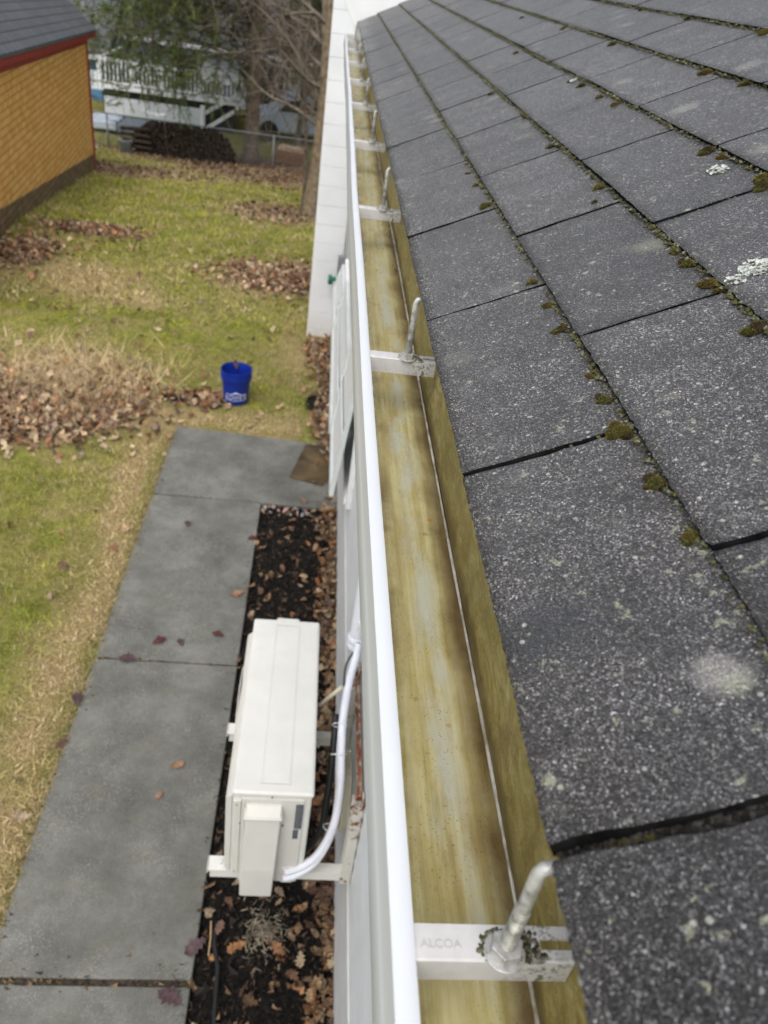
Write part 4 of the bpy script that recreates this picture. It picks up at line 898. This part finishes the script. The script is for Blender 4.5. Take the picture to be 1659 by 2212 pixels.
t = MB(); t.tube([Vector(p_) for p_ in wrap(out_+[out_[0]])], .0022, 5, cap=False); o = t.build('badge_outline', MAT['print'], bkt, smooth=True)
me = text_mesh("LOWE'S", .058)
a = np.zeros(len(me.vertices)*3, np.float32); me.vertices.foreach_get('co', a); a = a.reshape(-1, 3)
new = np.array(wrap([(x*1.0, z*1.15+.098) for x, z, _ in a], .002)); me.vertices.foreach_set('co', new.astype(np.float32).ravel()); me.update(); obj('badge_lettering', me, MAT['print'], bkt)
t = MB(); t.tube([Vector(p_) for p_ in wrap([(-.045, .133), (0, .150), (.045, .133)], .002)], .005, 5); t.build('badge_gable', MAT['print'], bkt)
t = MB(); hp = [((r1+.012)*math.cos(a_), (r1+.012)*math.sin(a_)*1.0, .285-.13*math.sin((a_-.6)/PI*PI)) for a_ in np.linspace(.6, .6+PI, 20)]
t.tube(hp, .0025, 6); t.build('handle', MAT['galv'], bkt, smooth=True)
v_, f_ = LT[2]; o = obj('oak_leaf', np_mesh('oak_leaf', v_*.10, f_), MAT['plum'], None, (bc[0]-.02, bc[1]+.12, -H+.355)); o.rotation_euler = (.9, .3, .5); tag(o, 'crumpled leaf caught inside the far rim of the blue bucket', 'leaf')

# ------------------------------------------------------------------ orange shed
A0 = gpt(0, 516); A1 = gpt(205, 366); dv_ = A1-A0; dv_[2] = 0; Ls = np.linalg.norm(dv_); dv_ /= Ls; nv = np.array([dv_[1], -dv_[0], 0])     # nv points to the lawn
shz = math.atan2(dv_[1], dv_[0])-PI/2
shed = empty('shed', (A1[0], A1[1], float(A1[2])), 'orange shingled shed with red trim and grey roof at the left photo edge', 'shed', rz=shz)
# local frame: +y along the wall away from the camera, +x towards the lawn, origin at the near-lawn far corner
ztop_ = 2.60; LEN = 11.; WID = 3.6; zg = .95                # the slope makes the near end of the wall shallower
def slab(y): return max(0., .12*(0))
dz_ = float(A0[2]-A1[2])
t = MB(); vs = [(-WID, -LEN, -.2), (0, -LEN, -.2), (0, 0, -.2), (-WID, 0, -.2), (-WID, -LEN, ztop_), (0, -LEN, ztop_), (0, 0, ztop_), (-WID, 0, ztop_)]
t.add(vs, [(0, 1, 5, 4), (1, 2, 6, 5), (2, 3, 7, 6), (3, 0, 4, 7)]); t.add([(0, 0, ztop_), (-WID, 0, ztop_), (-WID/2, 0, ztop_+1.45)], [(0, 1, 2)])
t.build('wall', MAT['shake'], shed)
t = MB(); b0 = .42
t.add([(.012, 0, -.25), (.012, -LEN, -.25+.6), (.012, -LEN, b0+dz_*LEN/Ls-.05), (.012, 0, b0-.10)], [(0, 1, 2, 3)]); t.add([(.012, 0, b0-.10), (.012, -LEN, b0+dz_*LEN/Ls-.05), (0, -LEN, b0+dz_*LEN/Ls-.04), (0, 0, b0-.09)], [(0, 1, 2, 3)])
t.build('weathered_base', MAT['shake_low'], shed)
t = MB(); t.box(-.005, .03, -.03, .03, -.15, ztop_); t.box(.002, .022, -LEN, -.03, ztop_-.14, ztop_-.02); t.build('red_trim', MAT['red'], shed)
OV = .11; pt = math.tan(math.radians(40))
t = MB(); ze = ztop_-.01
t.box(OV-.03, OV, -LEN-.2, .65, ze-.03, ze+.115); t.build('red_fascia', MAT['red'], shed)
t = MB(); t.box(.03, OV-.03, -LEN-.2, .63, ze-.02, ze); t.build('eave_soffit', MAT['red'], shed)
me = bpy.data.meshes.new('roof'); xr_, zr_ = -WID/2, ze+.14+(WID/2+OV)*pt
vs = [(OV+.02, -LEN-.25, ze+.12), (OV+.02, .67, ze+.12), (xr_, .67, zr_), (xr_, -LEN-.25, zr_), (-WID-OV, .67, ze+.12), (-WID-OV, -LEN-.25, ze+.12)]
fs = [(0, 1, 2, 3), (3, 2, 4, 5)]; me.from_pydata(vs+[(a, b, c_-.05) for a, b, c_ in vs], [], fs+[(9, 8, 7, 6), (11, 10, 8, 9), (0, 6, 7, 1), (1, 7, 8, 2), (2, 8, 10, 4)])
uv = me.uv_layers.new(name='UVMap'); sl_ = math.hypot(WID/2+OV, zr_-ze-.12)
for p_ in me.polygons:
    for li in p_.loop_indices:
        co = me.vertices[me.loops[li].vertex_index].co; uv.data[li].uv = (co.y, abs(co.x-xr_)/(WID/2+OV)*sl_)
me.update(); obj('roof', me, MAT['roofing'], shed)
t = MB()
t.add([(OV, .652, ze-.0), (OV, .652, ze+.12), (xr_, .652, zr_), (xr_, .652, zr_-.13), (OV, .668, ze-.0), (OV, .668, ze+.12), (xr_, .668, zr_), (xr_, .668, zr_-.13)], [(0, 1, 2, 3), (7, 6, 5, 4), (0, 3, 7, 4)]); t.build('rake_trim', MAT['red'], shed)

for o_ in shed.children:                                    # the building leans a little: its eave rises towards the near end
    for v_ in o_.data.vertices:
        if v_.co.z > 2.0: v_.co.z -= .043*v_.co.y
# ------------------------------------------------------------------ far yard: fence, logs, deck house
GF = float(gz(0, 30))
fy = 24.2
fen = empty('chain_link_fence', (-2, fy, GF), 'low galvanised wire fence behind the lawn in front of the deck', 'fence')
fx0, fx1, fh = -6.2, .9, .86
def fchild(o): o.parent = fen; o.matrix_parent_inverse = Matrix.Translation(fen.location).inverted(); return o
for u in (235, 419, 590, 690, 100):
    x = at(u, 330, y=fy)[0]; fchild(MB().tube([(x, fy, GF-.1), (x, fy, GF+fh+.03)], .028, 8).build('post', MAT['galv'], smooth=True))
fchild(MB().tube([(fx0-3, fy, GF+fh), (fx1+1, fy, GF+fh)], .018, 8).build('top_rail', MAT['galv'], smooth=True))
t = MB(); s_ = .075
for i in range(int((fx1+1-fx0+3+fh)/s_)):
    xa = fx0-3-fh+i*s_
    t.tube([(xa, fy+.004, GF+.03), (xa+fh-.05, fy+.004, GF+fh-.02)], .0022, 3, cap=False); t.tube([(xa+fh, fy-.004, GF+.03), (xa+.05, fy-.004, GF+fh-.02)], .0022, 3, cap=False)
fchild(t.build('wire_mesh', MAT['galv']))
# logs
lm = []
for k in range(5):
    t = MB(); r = [.062, .052, .072, .058, .066][k]; n = 9; rr = [r*random.uniform(.82, 1.12) for _ in range(n)]
    if k % 2: rr[0] *= .55; rr[1] *= .75
    vs = [(rr[i]*math.cos(2*PI*i/n), y, rr[i]*math.sin(2*PI*i/n)) for y in (-.2, .2) for i in range(n)]
    t.add(vs, [(i, (i+1) % n, n+(i+1) % n, n+i) for i in range(n)]+[tuple(range(n)), tuple(range(n, 2*n))[::-1]])
    me = t.mesh('log'); me.materials.append(MAT['log']); me.materials.append(MAT['log_end'])
    for i, p_ in enumerate(me.polygons): p_.material_index = 1 if i >= n else 0
    lm.append(me)
lx0 = at(290, 345, y=24)[0]; lx1 = at(508, 345, y=24)[0]; step = .125; row = 0; cnt = 0
while True:
    z = GF+.06+row*.108; ww = 1.
    top_here = False; x = lx0+.1+(row % 2)*.06
    while x < lx1:
        fr_ = (x-lx0)/(lx1-lx0); hh = .88*min(1, fr_*3.2+.5)*min(1, ((1-fr_)*4.5)+.32)+.03*math.sin(x*7)
        if z-GF < hh and cnt < 290:
            o = bpy.data.objects.new('log', random.choice(lm)); COL.objects.link(o); o.location = (x+random.gauss(0, .008), 23.85+random.gauss(0, .025), z+random.gauss(0, .006)); o.rotation_euler = (0, random.uniform(0, 6.28), random.gauss(0, .03))
            tag(o, 'dark weathered firewood log in the long stack by the wire fence', 'log', 'logs in the dark firewood stack'); cnt += 1; top_here = True
        x += step
    row += 1
    if not top_here or row > 12: break
for i in range(5):                                         # split rails lying at the left end
    o = MB().box(-.42, .42, -.05, .05, -.04, .04).build('split_rail', MAT['log_end'], bevel=.01); o.location = (at(300, 330, y=23.8)[0]+random.uniform(-.05, .05), 23.62, GF+.08+i*.15); o.rotation_euler = (random.uniform(-.3, .3), random.uniform(-.05, .05), random.uniform(-.1, .1))
    tag(o, 'grey split rail laid sideways at the left end of the firewood stack', 'log', 'split rails at the left end of the stack')
bx_ = at(273, 338, y=23.5); bn = MB().lathe([(0, .01), (.13, .01), (.16, .40), (.175, .41), (.175, .43), (.15, .43), (.12, .05), (0, .05)], 20).build('grey_bin', paint('pale_grey_plastic', (.26, .30, .33), .6), smooth=True, loc=(bx_[0], 23.5, GF-.03)); tag(bn, 'pale grey bin standing at the left end of the firewood stack', 'bin')
# deck
DY = 28.6; dk_ = empty('deck', (at(330, 200, y=DY)[0], DY, GF), 'raised deck with white railing and stairs beyond the firewood stack', 'deck')
def dchild(o): o.parent = dk_; o.matrix_parent_inverse = Matrix.Translation(dk_.location).inverted(); return o
pL = at(216, 182, y=DY); pR = at(520, 218, y=DY); xl, xr = pL[0], pR[0]; zf = (pL[2]+at(431, 210, y=DY)[2])/2; rl = .72
t = MB(); t.box(xl, xr, DY, DY+3.5, zf-.05, zf); dchild(t.build('floor_boards', MAT['darkgrey']))
t = MB(); t.box(xl-.02, xr+.02, DY-.04, DY-.002, zf-.10, zf+.03); dchild(t.build('rim_board', MAT['vinyl']))
t = MB(); t.box(xl+.2, xr-.2, DY+.25, DY+.3, GF-.05, zf-.11); dchild(t.build('under_deck_shade', MAT['darkgrey']))  # dark sheet added to stand in for the shade under the deck
t = MB(); xs0 = at(231, 240, y=DY)[0]; xs1 = at(436, 240, y=DY)[0]
for i in range(60):
    xa = xs0+(xs1-xs0)*i/60; t.box(xa, xa+(xs1-xs0)/60-.006, DY-.24, DY-.21, GF+.10, zf-.28)
dchild(t.build('lattice_panel', MAT['whitewall']))
for u in (216, 285, 350, 431, 480, 520):
    x = at(u, 180, y=DY)[0]; dchild(MB().box(x-.055, x+.055, DY-.05, DY+.05, zf+.03, zf+rl+.08).build('rail_post', MAT['vinyl'], bevel=.01))
for zz_ in (zf+.10, zf+rl): dchild(MB().box(xl, xr, DY-.03, DY+.03, zz_-.035, zz_+.035).build('rail', MAT['vinyl']))
dchild(MB().box(xl-.03, xl+.03, DY, DY+3.4, zf+rl-.035, zf+rl+.035).build('rail', MAT['vinyl']))
t = MB(); n_ = int((xr-xl)/.125)
for i in range(n_): x = xl+(xr-xl)*(i+.5)/n_; t.box(x-.02, x+.02, DY-.02, DY+.02, zf+.13, zf+rl-.03)
dchild(t.build('balusters', MAT['vinyl']))
# stairs coming down towards the yard's left
s0 = at(520, 196, y=DY-.2); s1 = at(440, 240, y=DY-.2); e0 = at(506, 236, y=DY-.2); e1 = at(446, 272, y=DY-.2)
t = MB()
for a, b in ((s0, s1), (e0, e1)):
    t.add([(a[0], a[1], a[2]), (b[0], b[1], b[2]), (b[0], b[1], b[2]-.14), (a[0], a[1], a[2]-.14), (a[0], a[1]-.05, a[2]), (b[0], b[1]-.05, b[2]), (b[0], b[1]-.05, b[2]-.14), (a[0], a[1]-.05, a[2]-.14)], [(0, 1, 2, 3), (7, 6, 5, 4), (0, 4, 5, 1), (3, 2, 6, 7)])
dchild(t.build('stair_rail', MAT['vinyl']))
for u, va, vb in ((438, 228, 276), (527, 180, 236)):
    a = at(u, va, y=DY-.25); b = at(u, vb, y=DY-.25); dchild(MB().box(a[0]-.07, a[0]+.07, DY-.33, DY-.2, b[2], a[2]).build('stair_post', MAT['vinyl'], bevel=.01))
t = MB()
for i in range(7): t.box(e1[0]+(e0[0]-e1[0])*i/7, e1[0]+(e0[0]-e1[0])*(i+1)/7, DY-.18, DY-.01, GF, e1[2]+(e0[2]-e1[2])*(i+.3)/7-.12)
dchild(t.build('steps', MAT['darkgrey']))
# white chair-like rack in front of the deck
t = MB(); cN = at(335, 250, y=27.2); W_ = .42
arc = [(cN[0]+W_*math.sin(a), 27.2, cN[2]+.10-.16*math.cos(a)+.06) for a in np.linspace(-1.5, 1.5, 16)]; t.tube(arc, .03, 6)
t.tube([(cN[0]-.05, 27.2, cN[2]+.0), (cN[0]-.22, 27.2, GF)], .02, 6); t.tube([(cN[0]+.05, 27.2, cN[2]+.0), (cN[0]+.25, 27.2, GF)], .02, 6); t.tube([(cN[0]-.05, 27.0, cN[2]), (cN[0]+.22, 26.8, GF)], .02, 6)
t.tube([(a[0], a[1]+.3, a[2]) for a in arc], .03, 6)
for i in range(2, 14): t.box(arc[i][0]-.02, arc[i][0]+.02, 27.2, 27.5, arc[i][2]-.006, arc[i][2]+.006)
tag(t.build('garden_seat', MAT['vinyl']), 'white curved garden seat on splayed legs in front of the deck skirt', 'seat')
# houses
def gable_house(name, label, x0, x1, y0, y1, zw, zr, wm, rm, alongx=True, wins=()):
    hE = empty(name, ((x0+x1)/2, (y0+y1)/2, GF-2), label, 'house')
    def hc(o): o.parent = hE; o.matrix_parent_inverse = Matrix.Translation(hE.location).inverted(); return o
    t = MB(); t.box(x0, x1, y0, y1, GF-2, zw)
    if alongx: ym = (y0+y1)/2; t.add([(x, y, z) for x in (x0, x1) for y, z in ((y0, zw), (y1, zw), (ym, zr))], [(0, 1, 2), (5, 4, 3)])
    else: xm = (x0+x1)/2; t.add([(x, y, z) for y in (y0, y1) for x, z in ((x0, zw), (x1, zw), (xm, zr))], [(0, 1, 2), (5, 4, 3)])
    hc(t.build('wall', wm)); o_ = .4; t = MB()
    if alongx:
        sl = (zr-zw)/(ym-y0); a = [(y0-o_, zw-o_*sl), (ym, zr), (y1+o_, zw-o_*sl)]
        t.add([(x, y, z+dz) for x in (x0-o_, x1+o_) for dz in (0.02, .16) for y, z in a], [(0, 1, 7, 6), (1, 2, 8, 7), (3, 9, 10, 4), (4, 10, 11, 5), (0, 6, 9, 3), (2, 5, 11, 8), (0, 3, 4, 1), (1, 4, 5, 2), (6, 7, 10, 9), (7, 8, 11, 10)])
    else:
        sl = (zr-zw)/(xm-x0); a = [(x0-o_, zw-o_*sl), (xm, zr), (x1+o_, zw-o_*sl)]
        t.add([(x, y, z+dz) for y in (y0-o_, y1+o_) for dz in (0.02, .16) for x, z in a], [(0, 1, 7, 6), (1, 2, 8, 7), (3, 9, 10, 4), (4, 10, 11, 5), (0, 6, 9, 3), (2, 5, 11, 8), (0, 3, 4, 1), (1, 4, 5, 2), (6, 7, 10, 9), (7, 8, 11, 10)])
    hc(t.build('roof', rm))
    t = MB(); t.box(x0-.45, x1+.45, y0-.50, y0-.44, zw-.34, zw-.22); hc(t.build('eave_board', MAT['vinyl']))
    for (xa, xb, za, zb_) in wins:
        w_ = hc(MB().box(xa-.08, xb+.08, y0-.05, y0-.003, za-.08, zb_+.08).build('window', MAT['vinyl'])); pn = MB().box(xa, xb, y0-.06, y0-.052, za, zb_).build('pane', MAT['glass']); pn.parent = w_; pn.matrix_parent_inverse = Matrix()
    return hE
wxl = at(236, 90, y=33)[0]; zw_ = at(260, 55, y=33)[2]
gable_house('white_house', 'pale house with a grey roof behind the white railed deck', wxl, wxl+13, 33, 43, zw_, zw_+4.2, MAT['whitewall'], MAT['slate'], True,
            [(wxl+2.2, wxl+3.1, zw_-1.6, zw_-.6), (wxl+4.6, wxl+6.2, zw_-2.3, zw_-.6), (wxl+8, wxl+9, zw_-1.6, zw_-.6)])
bp_ = at(215, 108, y=31); gable_house('blue_house', 'blue house with dark roof seen past the corner of the orange shed', bp_[0]-6, bp_[0]+.0, 31, 35, bp_[2]+.1, bp_[2]+1.35, MAT['bluewall'], MAT['slate'], True)
# white picket fence, tarp covered trailer, flower bed of the neighbours
pf = at(205, 190, y=29); t = MB()
for i in range(19): t.box(pf[0]-1.6+i*.1, pf[0]-1.6+i*.1+.075, 29, 29.03, at(205, 192, y=29)[2], at(205, 152, y=29)[2])
tag(t.build('picket_fence', MAT['vinyl']), 'short white picket fence seen between the shed and the deck', 'fence')
tr_ = empty('trailer', (at(265, 285, y=25.9)[0], 25.9, GF), 'low trailer under a pale tarp behind the wire fence', 'trailer'); tx0 = at(190, 290, y=25.9)[0]; tx1 = at(330, 290, y=25.9)[0]
zt = at(240, 262, y=25.9)[2]
def tchild(o): o.parent = tr_; o.matrix_parent_inverse = Matrix.Translation(tr_.location).inverted(); return o
tchild(MB().box(tx0, tx1, 25.9, 27, GF+.22, zt-.12).build('bed', MAT['darkgrey'], bevel=.02)); tchild(MB().box(tx0-.03, (tx0+tx1)/2-.1, 25.85, 27.05, zt-.25, zt+.0).build('tarp', MAT['tarp'], bevel=.06, seg=4)); tchild(MB().box((tx0+tx1)/2-.09, tx1+.02, 25.87, 27.05, zt-.28, zt-.04).build('tarp', paint('grey_tarp', (.17, .20, .235), .7), bevel=.05, seg=4))
for yy in (25.98, 26.9): tchild(MB().tube([((tx0+tx1)/2-.2, yy-.06, GF+.18), ((tx0+tx1)/2-.2, yy+.06, GF+.18)], .18, 16).build('wheel', MAT['tyre']))
# firewood crate
q0 = at(596, 337, y=24.9); q1 = at(657, 352, y=24.9); cr = empty('log_crate', ((q0[0]+q1[0])/2, 24.9, GF), 'brown wooden crate filled with fresh split firewood behind the fence', 'crate')
t = MB(); cw = (q1[0]-q0[0])
for i in range(3): t.box(-cw/2, cw/2, -.02, .02, .03+i*.115, .135+i*.115); t.box(-cw/2, cw/2, .5, .54, .03+i*.115, .135+i*.115)
for xx in (-cw/2, cw/2-.04): t.box(xx, xx+.04, .02, .5, .03, .37)
t.build('crate_boards', MAT['wood'], cr)
for i in range(9):
    for j in range(2):
        o = bpy.data.objects.new('split_log', lm[(i+j) % 5].copy()); o.data.materials.clear(); o.data.materials.append(MAT['freshlog']); COL.objects.link(o); o.location = (cr.location.x-cw/2+.09+i*(cw-.16)/8, 25.15, GF+.30+j*.1); o.rotation_euler = (0, random.uniform(0, 6), 0)
        tag(o, 'pale split log on top of the brown crate', 'log', 'pale logs in the crate')
# neighbour car
cp = at(640, 285, y=28.5); car = empty('parked_car', (cp[0]+.3, 28.8, GF), 'silver blue car parked behind the trees right of the deck', 'car', rz=.1)
t = MB(); pr_ = [(-2.1, .35), (-2.05, .75), (-1.3, .88), (-.75, 1.32), (.75, 1.36), (1.4, .95), (2.1, .85), (2.15, .4), (1.9, .3), (-1.9, .3)]
t.add([(x*.9, y, z) for y in (-.8, .8) for x, z in pr_], [tuple(range(10))[::-1], tuple(range(10, 20))]+[(i, (i+1) % 10, 10+(i+1) % 10, 10+i) for i in range(10)]); t.build('body', MAT['car'], car, bevel=.08, seg=3)
t = MB(); t.add([(x*.9, y, z) for y in (-.815, -.81) for x, z in ((-1.1, .92), (-.65, 1.26), (.65, 1.29), (1.15, .95))], [(3, 2, 1, 0), (4, 5, 6, 7)]); t.build('side_window', MAT['glass'], car)
for xx in (-1.25, 1.25):
    for yy in (-.82, .66): MB().tube([(xx, yy, .31), (xx, yy+.16, .31)], .31, 20).build('wheel', MAT['tyre'], car)
# round pot
pb = at(622, 304, y=25.4); tag(MB().lathe([(0, 0), (.08, 0), (.16, .08), (.19, .2), (.15, .32), (.10, .37), (.12, .40), (.09, .40), (.08, .35), (0, .3)], 20).build('clay_urn', MAT['terra'], smooth=True, loc=(pb[0], 25.4, GF)), 'round terracotta urn just right of the pine trunk', 'urn')

# ------------------------------------------------------------------ trees
def limb(mb, p0, d, L, r, seg, wander, grav, tips, depth, n=5, kids=(2, 4), minr=.004, spread=.8, col=None):
    pts = [Vector(p0)]; d = Vector(d).normalized(); rs = [r]; dirs = [d.copy()]
    for i in range(seg):
        d = (d+Vector((random.gauss(0, wander), random.gauss(0, wander), random.gauss(0, wander)+grav))).normalized()
        pts.append(pts[-1]+d*L/seg); rs.append(max(minr*.6, r*(1-.85*(i+1)/seg))); dirs.append(d.copy())
    mb.tube(pts, rs, n if r > .02 else 3, cap=False)
    tips.append((pts, depth))
    if depth > 0:
        for _ in range(random.randint(*kids)):
            i = random.randint(max(1, seg//4), seg); a = random.uniform(0, 6.28)
            side = dirs[i].cross(Vector((math.cos(a), math.sin(a), .3))).normalized()
            limb(mb, pts[i], dirs[i]*(1-spread*.5)+side*spread, L*random.uniform(.35, .65), max(minr, rs[i]*.62), max(3, seg-1), wander*1.1, grav, tips, depth-1, n, kids, minr, spread)
# pine with drooping needled boughs
pb = gpt(541, 347); pb[1] = 24.6; pb[0] = at(541, 347, y=24.6)[0]; pbz = float(gz(0, 24.6))
pine = empty('pine_tree', (pb[0], pb[1], pbz), 'straggly evergreen with a thick grey trunk beside the firewood stack', 'tree')
t = MB(); tp = [(0, 0, -.1), (.0, 0, .25), (.02, 0, 1.2), (.04, .0, 2.4), (.02, 0, 4), (0, 0, 6.5), (0, 0, 10)]; t.tube([Vector(p_) for p_ in tp], [.34, .23, .195, .175, .15, .11, .03], 14); t.build('trunk', MAT['bark'], pine, smooth=True)
random.seed(12); br = MB(); tips = []
for i in range(92):
    z = 2.55+i*.07; a = random.uniform(0, 6.28) if i % 3 else random.choice([PI*1.02, PI*1.12, PI*.9, -2.6, -2.0, -.6, .1])
    L_ = random.uniform(3.0, 4.8)*(1-.35*z/9); limb(br, (0, 0, z), (math.cos(a), math.sin(a)*.9, random.uniform(-.02, .26)), L_, .04, 9, .08, -.005, tips, 2, 4, (7, 11), .0075, .85)
br.build('branches', MAT['twig'], pine)
Vs = []; Cc = []
for pts, dp in tips:
    mid = pts[len(pts)//2]
    green = (mid.x < -1.2 and random.random() < .55) or (mid.x < 0 and random.random() < .35) or (mid.z > 4.1 and random.random() < .5) or random.random() < .12
    if dp > 1 or not green or mid.z < 1.15: continue
    base = np.array(random.choice([(.075, .13, .022), (.11, .165, .028), (.055, .095, .025), (.15, .17, .04)]))
    for i in range(1, len(pts)):
        a, b = np.array(pts[i-1]), np.array(pts[i]); L_ = np.linalg.norm(b-a); nn = int(7*L_/.1)+3
        for _ in range(nn):
            p_ = a+(b-a)*random.random(); d = np.array([random.gauss(0, 1), random.gauss(0, 1), random.gauss(-.5, .6)]); d /= np.linalg.norm(d); ln = random.uniform(.05, .12)
            s_ = np.cross(d, [random.gauss(0, 1), random.gauss(0, 1), random.gauss(0, 1)]); s_ = s_/np.linalg.norm(s_)*.008
            Vs += [p_-s_, p_+s_, p_+d*ln]; c_ = base*random.uniform(.6, 1.5); Cc += [c_]*3
Vs = np.array(Vs); print('needles', len(Vs)//3, 'branch verts', len(br.v))
obj('needles', np_mesh('needles', Vs, np.arange(len(Vs)).reshape(-1, 3), np.array(Cc)), MAT['needle'], pine)
# red ribbon and rope on the pine
a = at(587, 195, y=24.3); tag(MB().tube([a, a+np.array([.05, 0, -.22])], [.03, .012], 5).build('red_ribbon', paint('red_cloth', (.45, .04, .03), .7), smooth=True), 'small red ribbon tied to the pine trunk', 'ribbon')
def bare_tree(name, u, v, y, label, h, r, lean, nl, L0, mat='bark2', seed=1, depth=3, kids=(3, 5), grp=None, zmin=.5):
    random.seed(seed); b = at(u, v, y=y); z0 = float(gz(b[0], y)); tr = empty(name, (b[0], y, z0), label, 'tree', grp)
    t = MB(); pts = [Vector((lean[0]*k/8*h/8+.04*math.sin(k*1.3), lean[1]*k/8, k/8*h)) for k in range(9)]; t.tube([Vector((0, 0, -.15))]+pts, [r*1.5, r*1.25]+[r*(1-.8*k/8) for k in range(1, 9)], 10); t.build('trunk', MAT[mat], tr, smooth=True)
    c = MB(); tp = []
    for i in range(nl):
        f = zmin+(.98-zmin)*i/nl; k = f*8; p0 = pts[int(k)].lerp(pts[min(8, int(k)+1)], k-int(k)); a = random.uniform(0, 6.28)
        limb(c, p0, (math.cos(a), math.sin(a), random.uniform(.1, .9)), L0*random.uniform(.6, 1.2), r*.38, 7, .12, .01, tp, depth, 4, kids, .0065, .8)
    c.build('branches', MAT['twig'], tr)
bare_tree('bare_tree', 668, 445, 16.2, 'tan barked bare tree close to the left side of the chimney', 8, .13, (.35, 0), 20, 2.0, 'bark2', 3, 2, (4, 6), None, .16)
bare_tree('bare_tree', 655, 437, 16.4, 'thin dark sapling leaning left beside the tan barked tree', 5.5, .045, (-.3, .3), 14, 1.6, 'bark', 5, 2, (4, 6), None, .2)
bare_tree('bare_tree', 700, 380, 19.5, 'slender bare tree half hidden behind the chimney', 8, .10, (-.5, 0), 20, 2.2, 'bark2', 8, 2, (4, 7), None, .15)
bare_tree('bare_tree', 640, 335, 26.5, 'leaning bare tree with fine twigs behind the wooden crate', 8, .09, (.2, 0), 34, 2.8, 'bark', 11, 2, (5, 8), None, .15)
for i, (u, y, lab) in enumerate(((560, 31.5, 'brushy bare tree right of the stairs of the deck'), (612, 32, 'brushy bare tree behind the silver blue car'), (668, 30.5, 'brushy bare tree at the left edge of the chimney, beyond the car'), (330, 32.2, 'brushy bare tree growing behind the middle of the deck railing'))):
    bare_tree('bare_tree', u, 250, y, lab, 9, .07, (.2, 0), 30, 2.4, 'bark', 40+i, 2, (5, 8), None, .08)
for i, (u, y, lab) in enumerate(((150, 62, 'tall grey trunk behind the shed roof, leftmost'), (185, 68, 'pale tall trunk behind the shed roof, second from left'), (208, 60, 'tall trunk between shed roof and pale house'), (170, 80, 'far thin trunk above the shed roof'), (125, 75, 'farthest left trunk behind the shed roof'))):
    bare_tree('woodland_tree', u, 20, y, lab, 16, .22, (.3, 0), 16, 5, 'bark', 20+i, 1, (3, 5), 'trees behind the houses', .25)
random.seed(5)
# distant wood that reads as one mass
t = MB()
for _ in range(420):
    x, y = random.uniform(-60, 25), random.uniform(58, 110); z = GF-.5; r = random.uniform(.06, .2); h = random.uniform(7, 14)
    t.tube([(x, y, z), (x+random.gauss(0, .3), y, z+h*.5), (x+random.gauss(0, .9), y, z+h)], [r, r*.7, r*.2], 5, cap=False)
    for _ in range(7):
        a = random.uniform(0, 6.28); zz_ = z+h*random.uniform(.2, .95); l = random.uniform(1, 3.2); t.tube([(x, y, zz_), (x+l*math.cos(a), y+l*math.sin(a), zz_+l*random.uniform(.2, 1.))], [r*.3, .02], 3, cap=False)
tag(t.build('distant_wood', paint('wood_far', (.17, .135, .105), .95, .3, 1)), 'brown leafless wood far behind the houses', None, None, 'stuff')
print('done')
